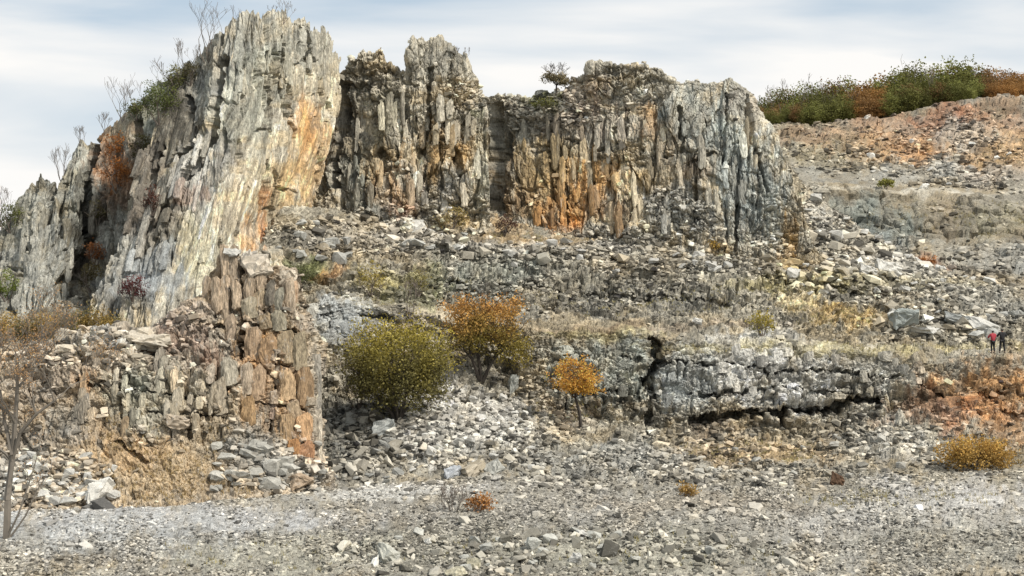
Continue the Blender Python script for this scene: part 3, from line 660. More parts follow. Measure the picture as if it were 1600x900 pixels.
HB = [
    ('near_outcrop', 158, 760, 52, 34, 'large white flat-topped block at the foot of the tan grassy slope', PALE * 1.15),
    ('near_outcrop', 232, 543, 60, 28, 'big dark brown block standing in for the shadowed void under the rim slab by the yellow shrubs', (.17, .12, .08)),  # dark colour paints in the shade of the void beneath the slab
    ('near_outcrop', 228, 524, 74, 15, 'pale flat slab resting on the rim above the dark block that stands in for a shadowed void', (.60, .54, .44)),
    ('near_outcrop', 400, 406, 46, 42, 'big pale tilted boulder perched on top of the brown rock columns', (.60, .53, .43)),
    ('near_outcrop', 362, 392, 30, 15, 'small white cap block beside the big perched boulder', PALE * 1.1),
    ('near_outcrop', 450, 428, 26, 24, 'rounded pale boulder on the right shoulder of the rock columns', (.52, .46, .37)),
    ('near_outcrop', 276, 652, 34, 26, 'pale pinkish boulder wedged low in the outcrop face beside a dark hole', (.5, .42, .32)),
    ('near_outcrop', 470, 748, 36, 30, 'tan upright boulder at the foot of the orange rock column', (.46, .36, .26)),
    ('quarry_terrain', 600, 667, 34, 26, 'light grey pointed boulder lying under the round green bush', (.48, .5, .48)),
    ('quarry_terrain', 648, 350, 40, 26, 'big white boulder on the ledge below the middle crag', PALE * 1.2),
    ('quarry_terrain', 1384, 414, 38, 30, 'large white slanting block at the foot of the right-hand scree', PALE * 1.2),
    ('quarry_terrain', 1354, 420, 26, 20, 'smaller pale block left of the slanting white block on the scree', PALE),
    ('quarry_terrain', 1412, 492, 44, 34, 'square grey-green block standing on the bench left of the long white slab', (.36, .39, .37)),
    ('quarry_terrain', 1450, 510, 54, 22, 'long white slab lying on the bench left of the two people', PALE * 1.15),
    ('quarry_terrain', 1494, 494, 40, 18, 'flat dark grey slab behind the long white slab', (.27, .28, .27)),
    ('quarry_terrain', 1536, 505, 46, 26, 'pale boulder just behind the two people on the bench', PALE * 1.1),
    ('quarry_terrain', 1088, 498, 16, 14, 'small white block alone on the back of the bench', PALE * 1.2),
    ('quarry_terrain', 1309, 746, 20, 26, 'dark brown upright stump-like rock on the gravel at the right', (.13, .08, .05)),
    ('quarry_terrain', 606, 862, 30, 40, 'tallest upright grey boulder in the foreground gravel', (.40, .40, .35)),
    ('quarry_terrain', 584, 874, 16, 24, 'white stone leaning against the left of the tallest foreground boulder', PALE * 1.2),
    ('quarry_terrain', 738, 876, 24, 28, 'square yellowish boulder at the bottom edge of the picture', (.46, .43, .32)),
    ('quarry_terrain', 712, 889, 34, 18, 'flat cream boulder in front of the square yellowish one', (.6, .56, .42)),
    ('quarry_terrain', 912, 832, 20, 14, 'light grey block highest on the foreground mound', PALE),
    ('quarry_terrain', 903, 872, 18, 20, 'white angular stone atop a dark hollow in the foreground', PALE * 1.15),
    ('quarry_terrain', 666, 842, 14, 14, 'small white stone right of the tallest foreground boulder', PALE * 1.2),
    ('quarry_terrain', 732, 728, 34, 32, 'brownish grey upright rock in the cluster at the foot of the scree fan', (.36, .32, .25)),
    ('quarry_terrain', 770, 724, 30, 30, 'grey rock on the right of the cluster at the foot of the scree fan', (.33, .33, .30)),
    ('quarry_terrain', 706, 735, 26, 18, 'low bluish stone on the left of the cluster at the foot of the scree fan', (.42, .44, .46)),
    ('quarry_terrain', 805, 598, 16, 34, 'grey upright stone beneath the right side of the orange-green tree', (.36, .37, .34)),
    ('far_hillside', 1443, 288, 18, 12, 'white boulder on the far hillside terrace right of the small green bush', PALE * 1.3),
    ('far_hillside', 1353, 182, 8, 7, 'small white boulder on the brow of the hill below the wood', PALE * 1.5),
]
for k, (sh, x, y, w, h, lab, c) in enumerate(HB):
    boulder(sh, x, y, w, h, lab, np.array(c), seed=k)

REG = [
    ('quarry_terrain', 620, 610, 850, 735, 26, 9, 17, 'pale stone in the scree fan right of the round bush', 'stones in the central scree fan', PALE),
    ('near_outcrop', 30, 705, 180, 790, 28, 12, 26, 'whitish block in the heap left of the tan grassy slope', 'white blocks heaped at the lower left', PALE * 1.05),
    ('near_outcrop', 335, 690, 510, 765, 30, 14, 32, 'grey block piled below the orange rock column', 'blocks at the foot of the orange column', (.38, .37, .33)),
    ('near_outcrop', 90, 515, 262, 550, 18, 12, 26, 'cream block along the stony rim of the left outcrop', 'blocks along the outcrop rim', (.56, .5, .4)),
    ('quarry_terrain', 505, 660, 625, 750, 22, 10, 20, 'boulder coloured dark for the shade of the hollow below the round bush', 'boulders in the shaded hollow', (.27, .27, .25)),  # stones painted darker to carry the shade of the hollow
    ('quarry_terrain', 430, 345, 750, 400, 26, 10, 22, 'grey block on the rubble ledge under the middle crag', 'blocks on the ledge under the middle crag', (.40, .40, .37)),
    ('quarry_terrain', 770, 372, 1260, 425, 28, 10, 20, 'pale block along the rubble ledge under the eastern crag', 'blocks on the ledge under the eastern crag', PALE),
    ('quarry_terrain', 1245, 300, 1560, 470, 34, 9, 20, 'pale block in the scree right of the eastern crag', 'blocks in the right-hand scree', PALE),
    ('quarry_terrain', 1390, 478, 1598, 535, 14, 10, 24, 'grey block scattered on the bench near the two people', 'blocks on the bench near the people', (.42, .42, .39)),
    ('quarry_terrain', 570, 826, 1220, 893, 34, 11, 24, 'grey stone half buried in the foreground mound', 'stones on the foreground mound', (.42, .42, .38)),
    ('far_hillside', 1330, 215, 1598, 290, 12, 8, 12, 'light block on the reddish far hillside', 'blocks on the far hillside', PALE * 1.1),
    ('quarry_terrain', 1040, 680, 1450, 760, 20, 9, 18, 'weathered block on the gravel below the bench wall', 'blocks below the undercut bench wall', (.38, .37, .33)),
]
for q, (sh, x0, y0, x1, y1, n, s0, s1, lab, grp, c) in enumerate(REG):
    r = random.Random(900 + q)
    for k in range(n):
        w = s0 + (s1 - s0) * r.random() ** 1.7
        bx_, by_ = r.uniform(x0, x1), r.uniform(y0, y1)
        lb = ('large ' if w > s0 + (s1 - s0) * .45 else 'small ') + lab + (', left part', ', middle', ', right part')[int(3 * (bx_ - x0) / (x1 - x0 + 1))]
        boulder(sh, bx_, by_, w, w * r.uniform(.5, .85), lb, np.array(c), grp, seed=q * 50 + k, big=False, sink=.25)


# ------------------------------------------------------------------ slabs and plates as parts of the cliffs
def slab_mesh(name, seed):
    """a cleaved plate, 1 high along z, 1 wide along x, 1 deep along y, broken top"""
    r = random.Random(seed); bm = bmesh.new()
    xs = [-.5, -.5 + r.uniform(.15, .5), .5 - r.uniform(.05, .4), .5]
    tops = [r.uniform(.22, .5), r.uniform(.36, .5), .5, r.uniform(.3, .48)]; sk = r.uniform(-.08, .08)
    bots = [r.uniform(-.5, -.4), -.5, r.uniform(-.5, -.42), r.uniform(-.5, -.38)]
    yf = [-r.uniform(.1, .25), -.5 + r.uniform(0, .12), -.5 + r.uniform(0, .2), -r.uniform(.1, .3)]
    for z in (0, 1, 2):
        for x, tp, bt, y in zip(xs, tops, bots, yf):
            zz = (bt, (tp + bt) / 2 + r.uniform(-.08, .08), tp)[z]
            ins = (.95, 1, .85)[z]
            bm.verts.new((x * (1 if z == 1 else r.uniform(.86, 1)) + sk * zz, y * ins, zz))
            bm.verts.new((x * .9 + sk * zz, .5, zz))
    bmesh.ops.convex_hull(bm, input=bm.verts)
    loose = [v for v in bm.verts if not v.link_faces]
    bmesh.ops.delete(bm, geom=loose, context='VERTS')
    me = bpy.data.meshes.new(name); bm.to_mesh(me); bm.free(); me.materials.append(M['slab']); return me


def rough_slab(name, seed):
    me0 = slab_mesh(name, seed); bm = bmesh.new(); bm.from_mesh(me0); bpy.data.meshes.remove(me0)
    bmesh.ops.subdivide_edges(bm, edges=bm.edges[:], cuts=2, use_grid_fill=True)
    bm.normal_update()
    co = np.array([v.co[:] for v in bm.verts]); no = np.array([v.normal[:] for v in bm.verts])
    h, _ = facet(co[:, 0] * 3.2 + co[:, 1] * 2, co[:, 2] * 2.6, seed, 1.5, .15, .6)
    h2, _ = facet(co[:, 0] * 6 + co[:, 1] * 3, co[:, 2] * 5 + 9, seed + 4, 1.5, .15, .6)
    co = co + no * np.array((1.3, 1, .5)) * (.09 * h + .06 * h2)[:, None]
    co[:, 0] += .035 * np.sin(co[:, 2] * 5 + seed)
    for v, c in zip(bm.verts, co): v.co = c
    me = bpy.data.meshes.new(name); bm.to_mesh(me); bm.free(); me.materials.append(M['slab']); return me


SLABS = [rough_slab('rock_slab', 500 + k) for k in range(10)]


def slab_at(sheet, px, py, w, h, seed, out=.1, rgb=None, deep=None, tilt=0.0):
    S = SHEETS[sheet]
    p, n, c, i = at(sheet, px, py)
    k = p.y / F
    up = Vector(S['dv'][i]).normalized(); nn = Vector(n).normalized()
    if nn.y > 0: nn = -nn
    if sheet != 'great_slab_cliff': up = (up * .2 + Vector((0, .15, 1))).normalized()
    nn = (nn - up * nn.dot(up)).normalized()
    x = up.cross(-nn).normalized()
    if x.x < 0: x = -x
    y = -nn
    z = x.cross(y).normalized()
    if z.z < 0: z = -z; 
    mt = Matrix((x, y, x.cross(y))).transposed()
    o = link('rock_slab', SLABS[seed % 10], S['obj'])
    D = deep if deep else w * k * .7
    o.matrix_basis = Matrix.Translation(p + nn * (out - D * .25)) @ mt.to_4x4() @ Matrix.Rotation(tilt, 4, 'Y') @ Matrix.Diagonal((w * k, D, h * k, 1))
    r = random.Random(seed); v = r.uniform(.85, 1.15)
    cc = rgb if rgb is not None else c
    o.color = tuple(float(min(.72, q * v)) for q in cc) + (1,)


SL = [('great_slab_cliff', 46, (190, 180, 330, 420), (6, 14), (26, 80)), ('great_slab_cliff', 12, (370, 80, 510, 130), (6, 13), (26, 50)),
      ('western_crag', 40, (10, 330, 250, 470), (6, 14), (24, 70)), ('middle_crag', 46, (535, 160, 750, 320), (6, 13), (20, 60)),
      ('eastern_crag', 60, (810, 200, 1180, 350), (6, 13), (22, 70)), ('near_outcrop', 44, (110, 560, 360, 670), (7, 14), (20, 56)),
      ('quarry_terrain', 56, (860, 545, 1480, 625), (10, 22), (10, 24)), ('quarry_terrain', 24, (480, 478, 610, 540), (14, 26), (14, 28)), ('far_hillside', 24, (1230, 300, 1590, 370), (10, 18), (10, 22))]
for q, (sh, n, (x0, y0, x1, y1), (w0, w1), (h0, h1)) in enumerate(SL):
    r = random.Random(40 + q)
    S = SHEETS[sh]
    for k in range(n):
        for tr in range(20):
            x, y = r.uniform(x0, x1), r.uniform(y0, y1)
            if ((S['X'] - x) ** 2 + (S['Yp'] - y) ** 2).min() < 6: break
        slab_at(sh, x, y, r.uniform(w0, w1), r.uniform(h0, h1), q * 100 + k, out=r.uniform(-.10, .04), tilt=r.uniform(-.06, .06))
# the jointed brown columns of the near outcrop, one by one
CC = (.42, .33, .235); CO = (.40, .29, .19)
for k, (x, y, w, h, c) in enumerate([(320, 455, 18, 46, CC), (338, 460, 17, 56, CC), (353, 470, 16, 70, CC), (363, 415, 17, 60, (.42, .34, .25)), (368, 462, 14, 44, CC), (352, 410, 13, 52, CC),
                                     (394, 418, 17, 30, (.24, .18, .13)), (408, 436, 20, 32, CC), (392, 450, 15, 40, CC), (408, 466, 20, 36, (.38, .30, .2)), (390, 482, 24, 34, (.38, .33, .24)), (424, 456, 13, 40, (.17, .15, .12)), (436, 470, 12, 40, (.3, .28, .22)), (450, 462, 17, 56, (.42, .34, .25)), (462, 460, 12, 44, (.42, .3, .2)),
                                     (436, 500, 20, 32, (.3, .27, .2)), (418, 500, 20, 26, (.36, .28, .18)), (398, 540, 26, 60, CO), (420, 545, 24, 50, (.42,.28,.16)), (404, 596, 24, 56, CO), (388, 590, 18, 50, (.38,.31,.23)), (388, 640, 20, 46, (.42, .28, .15)), (446, 545, 22, 50, (.33, .26, .17)), (470, 548, 22, 60, (.30, .25, .17)), (450, 600, 24, 46, (.42, .30, .18)), (476, 604, 26, 62, (.35, .24, .14)), (460, 640, 20, 34, (.38, .29, .19)),
                                     (450, 670, 22, 50, (.34, .24, .14)), (478, 668, 24, 44, (.42, .27, .15)), (480, 708, 24, 36, (.36, .20, .11)), (462, 700, 18, 30, (.40, .22, .10)), (362, 520, 18, 60, (.38, .3, .22)), (432, 590, 12, 30, (.5, .42, .32)), (430, 620, 13, 22, (.42, .33, .24)), (426, 646, 14, 22, (.36, .28, .22)), (361, 580, 22, 44, (.42, .38, .30)), (345, 620, 20, 60, (.42, .36, .27)),
                                     (500, 600, 10, 90, (.45, .42, .36)), (500, 680, 9, 80, (.45, .40, .32))]):
    slab_at('near_outcrop', x, y, w * 1.12, h * 1.06, 700 + k, out=.12, rgb=c, deep=.6, tilt=(-.06 if 330 < x < 375 else .08 if x < 440 and y < 480 else -.03))


# ------------------------------------------------------------------ rubble: instanced stones, too many to count
def rubble_group(name, mat):
    ng = bpy.data.node_groups.new(name, 'GeometryNodeTree')
    ng.interface.new_socket('Geometry', in_out='INPUT', socket_type='NodeSocketGeometry')
    ng.interface.new_socket('Geometry', in_out='OUTPUT', socket_type='NodeSocketGeometry')
    n, l = ng.nodes, ng.links
    gi, go = n.new('NodeGroupInput'), n.new('NodeGroupOutput')
    g2i = n.new('GeometryNodeGeometryToInstance')
    for k in range(8):
        cu = n.new('GeometryNodeMeshCube'); cu.inputs['Size'].default_value = (1, .85, .5)
        cu.inputs['Vertices X'].default_value = 2 + k % 2; cu.inputs['Vertices Y'].default_value = 2 + (k // 2) % 2
        rv = n.new('FunctionNodeRandomValue'); rv.data_type = 'FLOAT_VECTOR'
        rv.inputs[0].default_value = (-.24, -.22, -.17); rv.inputs[1].default_value = (.24, .22, .17); rv.inputs['Seed'].default_value = 40 + k
        sp = n.new('GeometryNodeSetPosition'); l.new(cu.outputs[0], sp.inputs[0]); l.new(rv.outputs[0], sp.inputs['Offset'])
        ch = n.new('GeometryNodeConvexHull'); l.new(sp.outputs[0], ch.inputs[0])
        sm = n.new('GeometryNodeSetMaterial'); sm.inputs['Material'].default_value = mat
        l.new(ch.outputs[0], sm.inputs[0]); l.new(sm.outputs[0], g2i.inputs[0])
    iop = n.new('GeometryNodeInstanceOnPoints')
    iop.inputs['Pick Instance'].default_value = True
    def na(nm, ty):
        a = n.new('GeometryNodeInputNamedAttribute'); a.data_type = ty; a.inputs['Name'].default_value = nm
        return a.outputs[0]
    l.new(gi.outputs[0], iop.inputs['Points']); l.new(g2i.outputs[0], iop.inputs['Instance'])
    l.new(na('vid', 'INT'), iop.inputs['Instance Index'])
    e2r = n.new('FunctionNodeEulerToRotation'); l.new(na('rot', 'FLOAT_VECTOR'), e2r.inputs[0])
    l.new(e2r.outputs[0], iop.inputs['Rotation']); l.new(na('scl', 'FLOAT_VECTOR'), iop.inputs['Scale'])
    l.new(iop.outputs[0], go.inputs[0])
    return ng


NG = rubble_group('rubble_stones', M['rubble'])


def rubble(name, sheet, n, size, blobs, base_w, seed, flat=.25, pale=.5, excl=(), label=None, tintk=1.0):
    S = SHEETS[sheet]; r = np.random.default_rng(seed)
    px, py = S['X'][:-1, :-1], S['Yp'][:-1, :-1]
    w = np.full(px.shape, base_w, float)
    for (x, y, rx, ry, st) in blobs:
        d = ((S['px'][:-1, :-1] - x) / rx) ** 2 + ((S['py'][:-1, :-1] - y) / ry) ** 2
        w = np.maximum(w, st * np.clip(1.6 - d, 0, 1))
    a = S['V'][:-1, :-1]; b = S['V'][:-1, 1:]; c = S['V'][1:, :-1]
    area = np.linalg.norm(np.cross(b - a, c - a), axis=-1)
    nz_ = S['n'][:-1, :-1, 2]
    w = w * area * np.clip((nz_ - .12) / .25, .02, 1)
    w[(px < -40) | (px > 1640) | (py > 930) | (py < 0)] *= .3
    w[(py > 1050)] = 0
    w = w * np.clip(.55 + 2.2 * fbm(S['px'][:-1, :-1] / 70, S['py'][:-1, :-1] / 20, seed + 7, 5, .6), .10, 1.6)
    for poly, wid, k_ in excl:                   # trodden bench tops and soil are nearly bare of stones
        X0, Y0 = S['px'][:-1, :-1], S['py'][:-1, :-1]
        ly = np.interp(X0, [q[0] for q in poly], [q[1] for q in poly])
        w = np.where((np.abs(Y0 - ly) < wid) & (X0 > poly[0][0]) & (X0 < poly[-1][0]), w * k_, w)
    w = (w / w.sum()).ravel(); idx = r.choice(w.size, n, p=w)
    i, j = np.unravel_index(idx, px.shape)
    f, g = r.random(n)[:, None], r.random(n)[:, None]
    pos = a[i, j] + f * (b[i, j] - a[i, j]) + g * (c[i, j] - a[i, j])
    sz = size[0] + (size[1] - size[0]) * r.random(n) ** 3.6
    pos[:, 2] += sz * .12
    me = bpy.data.meshes.new(name); me.vertices.add(n); me.vertices.foreach_set('co', pos.astype(np.float32).ravel())
    scl = np.stack([sz * r.uniform(.8, 1.4, n), sz * r.uniform(.7, 1.1, n), sz * r.uniform(.5, 1.1, n)], -1).astype(np.float32)
    rot = np.stack([r.normal(0, flat, n) + .3 * np.clip(1 - S['n'][i, j, 2], 0, 1), r.normal(0, flat, n), r.uniform(0, 6.28, n)], -1).astype(np.float32)
    cc = S['col'][i, j]; gl = cc.mean(-1, keepdims=True)
    k = r.random((n, 1))
    tone = np.where(k < pale, r.uniform(.36, .68, (n, 1)), np.where(k < .78, r.uniform(.18, .36, (n, 1)), r.uniform(.05, .17, (n, 1))))
    tone = tone * tintk * np.clip(gl / .34, .45, 1.3) ** .8
    hue = cc / np.maximum(gl, .02)
    tc_ = tone * np.clip(hue * .7 + .3 * np.array((1.08, .99, .84)), .4, 1.45)
    t4 = np.ones((n, 4), np.float32); t4[:, :3] = np.clip(tc_, .03, .72)
    for nm, ty, arr in (('scl', 'FLOAT_VECTOR', scl), ('rot', 'FLOAT_VECTOR', rot)):
        at_ = me.attributes.new(nm, ty, 'POINT'); at_.data.foreach_set('vector', arr.ravel())
    at_ = me.attributes.new('tint', 'FLOAT_COLOR', 'POINT'); at_.data.foreach_set('color', t4.ravel())
    at_ = me.attributes.new('vid', 'INT', 'POINT'); at_.data.foreach_set('value', r.integers(0, 8, n).astype(np.int32))
    me.update()
    o = link(name, me); o.modifiers.new('stones', 'NODES').node_group = NG
    return sset(o, 'stuff', label)


SLP = [(740, 660, 160, 70, 1.0), (1000, 725, 280, 40, .8), (1400, 690, 120, 50, .5), (1300, 380, 120, 70, 1.2), (1420, 430, 160, 40, 1.0), (600, 365, 160, 30, 1.2), (1000, 400, 280, 25, 1.2), (1480, 500, 130, 30, .9), (560, 700, 70, 60, .9), (800, 450, 300, 40, .35), (1230, 300, 40, 60, 1.2)]
BENCH = [([(-40, 862), (300, 858), (900, 852), (1640, 850)], 82, .10), ([(500, 468), (600, 468), (690, 494), (850, 503), (1000, 511), (1200, 529), (1380, 543), (1600, 556)], 6, .12), ([(860, 555), (930, 545), (1200, 570), (1480, 590)], 46, .12), ([(620, 360), (760, 366), (900, 384)], 5, .3), ([(600, 430), (900, 445), (1350, 480)], 34, .8)]
rubble('slope_rubble', 'quarry_terrain', 90000, (.07, .44), SLP, .07, 1, tintk=.88, pale=.45, excl=BENCH, label='broken grey and white stone covering the quarry slopes and ledges')
rubble('fallen_blocks', 'quarry_terrain', 2200, (.35, 1.0), [(560, 700, 60, 45, 1.0), (600, 365, 150, 25, .8), (1320, 400, 120, 50, 1.0), (1480, 500, 110, 30, .8), (1000, 400, 260, 14, .5), (740, 725, 60, 16, .6)], .002, 12, flat=.4, pale=.6, label='larger fallen blocks lying among the rubble below the crags')
rubble('mound_stones', 'quarry_terrain', 800, (.12, .5), [(900, 866, 360, 36, 1.0), (1150, 800, 260, 20, .5)], .001, 13, flat=.4, pale=.45, tintk=.95, label='fist to head sized stones on the foreground mound')
rubble('floor_gravel', 'quarry_terrain', 120000, (.03, .17), [(800, 850, 1200, 75, 1.0), (1100, 770, 500, 40, 1.2)], .01, 2, pale=.4, tintk=.86, excl=[([(-40, 822), (250, 818), (520, 800)], 24, .3), ([(1380, 772), (1640, 770)], 26, .3)], label='pale gravel strewn over the quarry floor')
rubble('outcrop_rubble', 'near_outcrop', 15000, (.07, .5), [(70, 750, 100, 45, 1.0), (430, 735, 80, 40, 1.0), (130, 550, 130, 28, .7), (290, 500, 40, 40, .3)], .03, 3, pale=.5, tintk=.9, excl=[([(140, 735), (350, 745)], 42, .25)], label='broken stone lying over the near outcrop')
rubble('hillside_rubble', 'far_hillside', 20000, (.18, .9), [(1480, 260, 160, 40, 1.0), (1540, 420, 120, 40, 1.0), (1500, 215, 60, 30, 1.0)], .25, 4, pale=.4, excl=[([(1230, 280), (1400, 298), (1600, 312)], 10, .02), ([(1230, 320), (1600, 345)], 34, .45)], label='scattered stone on the far hillside')
rubble('crag_rubble', 'eastern_crag', 10000, (.12, .5), [(1000, 385, 240, 25, 1.0), (900, 160, 120, 30, .9), (1050, 350, 60, 50, .8)], .03, 5, pale=.5, label='loose stone on the ledges and foot of the eastern crag')
rubble('middle_crag_rubble', 'middle_crag', 5000, (.12, .5), [(620, 350, 140, 25, 1.0), (720, 150, 40, 20, .6)], .03, 6, pale=.55, label='loose stone on and below the middle crag')


# ------------------------------------------------------------------ vegetation
def tubes(segs, sides=4):
    V, Fc = [], []
    for p0, p1, r0, r1 in segs:
        d = (p1 - p0)
        if d.length < 1e-4: continue
        q = d.to_track_quat('Z', 'Y'); b = len(V)
        for p, r in ((p0, r0), (p1, r1)):
            for k in range(sides):
                a = 6.2832 * k / sides
                V.append(p + q @ Vector((math.cos(a) * r, math.sin(a) * r, 0)))
        for k in range(sides):
            Fc.append((b + k, b + (k + 1) % sides, b + sides + (k + 1) % sides, b + sides + k))
    return V, Fc


def grow(r, p, d, L, rad, depth, segs, tips, spread=.6, up=.15, kids=(2, 4), nseg=3, shrink=.68, minr=.012):
    q = p.copy(); dd = d.copy(); r0 = rad
    for k in range(nseg):
        dd = (dd + Vector((r.gauss(0, .16), r.gauss(0, .16), r.gauss(0, .10) + up * .3))).normalized()
        q2 = q + dd * (L / nseg); r1 = max(minr, rad * (1 - .45 * (k + 1) / nseg))
        segs.append((q, q2, r0, r1)); q, r0 = q2, r1
        if depth > 0 and k >= 1:
            for j in range(r.randint(0, 1) + (1 if k == nseg - 1 else 0) * r.randint(*kids) // 1):
                a = r.uniform(0, 6.283)
                side = Vector((math.cos(a), math.sin(a), r.uniform(-.1, .5))).normalized()
                nd = (dd * (1 - spread) + side * spread + Vector((0, 0, up))).normalized()
                grow(r, q, nd, L * shrink * r.uniform(.75, 1.15), r1 * .72, depth - 1, segs, tips, spread, up, kids, nseg, shrink, minr)
    tips.append(q)


def leaf_cloud(rng, centres, sig, per, size, colf, squash=.8):
    c = np.repeat(np.asarray(centres), per, 0)
    n = len(c)
    p = c + rng.normal(0, 1, (n, 3)) * np.array((sig, sig, sig * squash))
    a = rng.normal(0, 1, (n, 3)); a /= np.linalg.norm(a, axis=1, keepdims=True)
    b = np.cross(a, rng.normal(0, 1, (n, 3))); b /= np.linalg.norm(b, axis=1, keepdims=True) + 1e-9
    s = size * rng.uniform(.6, 1.3, (n, 1))
    V = np.stack([p - a * s, p + b * s * .6, p + a * s, p - b * s * .6], 1).reshape(-1, 3)
    Fc = np.arange(n * 4).reshape(-1, 4)
    col = np.repeat(colf(p, c, rng), 4, 0)
    return V, Fc, np.clip(col, .01, .7)


def tree(name, label, cat, base, segs, crown_ell, nclump, per, leaf, colf, seed, sig=.35, group=None, bark='bark', shell=.5, crown_name='crown', sides=5, squash=.8):
    """base: world point; segs: local branch tubes; crown_ell: local ellipsoids (cx,cy,cz,rx,ry,rz)"""
    rng = np.random.default_rng(seed)
    root = empty(name, base, label, cat, group)
    V, Fc = tubes(segs, sides)
    link('trunk', mesh_np('trunk', V, Fc, M[bark]), root)
    cs = []
    tot = sum(e[3] * e[4] * e[5] for e in crown_ell)
    for e in crown_ell:
        m = max(3, int(nclump * e[3] * e[4] * e[5] / tot))
        d = rng.normal(0, 1, (m, 3)); d /= np.linalg.norm(d, axis=1, keepdims=True)
        rr = (shell + (1 - shell) * rng.random((m, 1))) * rng.uniform(.82, 1.1, (m, 1)) * (1 + .17 * np.sin(5 * d[:, :1] + seed) * np.cos(4.5 * d[:, 2:] + 2 * seed))
        cs.append(np.array(e[:3]) + d * rr * np.array(e[3:6]))
    cs = np.concatenate(cs)
    V, Fc, C = leaf_cloud(rng, cs, sig, per, leaf, colf, squash)
    link(crown_name, mesh_np(crown_name, V, Fc, M['leaf'], C), root)
    return root


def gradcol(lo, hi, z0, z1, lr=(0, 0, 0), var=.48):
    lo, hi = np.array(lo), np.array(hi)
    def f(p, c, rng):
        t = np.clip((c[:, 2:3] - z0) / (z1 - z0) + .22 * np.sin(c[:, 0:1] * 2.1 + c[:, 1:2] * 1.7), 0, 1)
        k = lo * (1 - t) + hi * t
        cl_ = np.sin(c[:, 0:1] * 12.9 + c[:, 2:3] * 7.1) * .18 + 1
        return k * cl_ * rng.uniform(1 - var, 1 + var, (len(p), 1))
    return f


def mstem(seed, n, h, rad, spread=.35, depth=2, L=None, lean=(0, 0)):
    r = random.Random(seed); segs, tips = [], []
    for k in range(n):
        a = 6.283 * k / n + r.uniform(-.4, .4)
        d = Vector((math.cos(a) * spread + lean[0], math.sin(a) * spread + lean[1], 1)).normalized()
        grow(r, Vector((math.cos(a) * rad, math.sin(a) * rad, -.2)), d, (L or h * .45), rad, depth, segs, tips)
    return segs


PXM = 96 / F
# round green bush
b, *_ = at('quarry_terrain', 622, 648)
b = P(622, 655, 94.5)
k = 94.5 / F
b = at('quarry_terrain', 622, 652)[0]
tree('round_bush', 'large round olive green bush with yellowish top growing in the hollow beside the orange column', 'bush', b,
     mstem(3, 7, 5.5, .11, .45), [(0, 0, 92 * k, 88 * k, 78 * k, 68 * k), (-35 * k, 0, 70 * k, 55 * k, 55 * k, 45 * k), (40 * k, 0, 75 * k, 45 * k, 50 * k, 40 * k), (0, 0, 52 * k, 72 * k, 64 * k, 44 * k)], 950, 24, .085,
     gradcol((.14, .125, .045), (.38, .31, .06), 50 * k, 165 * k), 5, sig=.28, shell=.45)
# dark twiggy undergrowth left and below of the bush
rng = np.random.default_rng(8)


def shrub(label, x, y, w, h, Y, lo, hi, n=60, per=16, leaf=.07, name='shrub', seed=1, cat='shrub', group=None, sheet=None, stems=4, sig=.16):
    """shrub whose foot shows at x,y (pixels), w by h pixels, at distance Y"""
    if sheet:
        p, *_ = at(sheet, x, y); Y = p.y; b_ = p
    else:
        b_ = P(x, y, Y)
    k_ = Y / F; w_, h_ = w * k_ / 2, h * k_
    return tree(name, label, cat, b_, mstem(seed, stems, h_, .03 + .012 * h_, .6, 1, h_ * .5), [(0, 0, h_ * .55, w_ * .9, w_ * .8, h_ * .45), (w_ * .45, 0, h_ * .4, w_ * .5, w_ * .5, h_ * .3), (-w_ * .45, 0, h_ * .42, w_ * .5, w_ * .5, h_ * .3)],
                n, per, leaf, gradcol(lo, hi, 0, h_), seed, sig=sig, group=group, crown_name='foliage', bark='twig', shell=.3)


shrub('dark leafless brown brush crowding under the left side of the round green bush', 560, 640, 80, 70, 94, (.05, .045, .03), (.10, .08, .04), 120, 14, .05, seed=11, sig=.3)

# orange and green tree
k = 97.5 / F
r = random.Random(5)
segs, tips = [], []
for a, L in ((-.35, 2.4), (.1, 2.8), (.5, 2.4), (-.1, 2.5)):
    grow(r, Vector((a * .25, 0, -.3)), Vector((a, r.uniform(-.3, .3), 1)).normalized(), L, .15, 3, segs, tips, spread=.5)
tree('autumn_tree', 'wide tree with orange top and olive lower leaves on a dark forked trunk', 'tree', at('quarry_terrain', 754, 588)[0], segs,
     [(10 * k, 0, 85 * k, 62 * k, 60 * k, 44 * k), (-25 * k, 0, 70 * k, 36 * k, 40 * k, 38 * k), (48 * k, 0, 50 * k, 38 * k, 38 * k, 38 * k), (-30 * k, 0, 112 * k, 28 * k, 30 * k, 20 * k), (40 * k, 0, 110 * k, 32 * k, 30 * k, 20 * k)], 460, 25, .085,
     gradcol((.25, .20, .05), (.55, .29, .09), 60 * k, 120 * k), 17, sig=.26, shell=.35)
# small orange tree
k = 96 / F
segs = [(Vector((0, 0, -.3)), Vector((-.14, 0, 1.0)), .13, .11), (Vector((-.14, 0, 1.0)), Vector((-.45, 0, 2.0)), .11, .08)]
tips = []
r = random.Random(9)
for a in (-.7, -.3, .1, .5, .8):
    grow(r, Vector((-.45, 0, 1.9)), Vector((a, r.uniform(-.4, .4), .9)).normalized(), 1.4, .05, 2, segs, tips)
tree('small_orange_tree', 'small bright orange tree with one thin leaning trunk before the bench wall', 'tree', at('quarry_terrain', 908, 664)[0], segs,
     [(-10 * k, 0, 76 * k, 44 * k, 38 * k, 22 * k), (-6 * k, 0, 60 * k, 38 * k, 36 * k, 14 * k), (-14 * k, 0, 94 * k, 26 * k, 22 * k, 13 * k)], 190, 24, .075,
     gradcol((.50, .29, .05), (.80, .40, .10), 30 * k, 100 * k), 23, sig=.17, shell=.35)
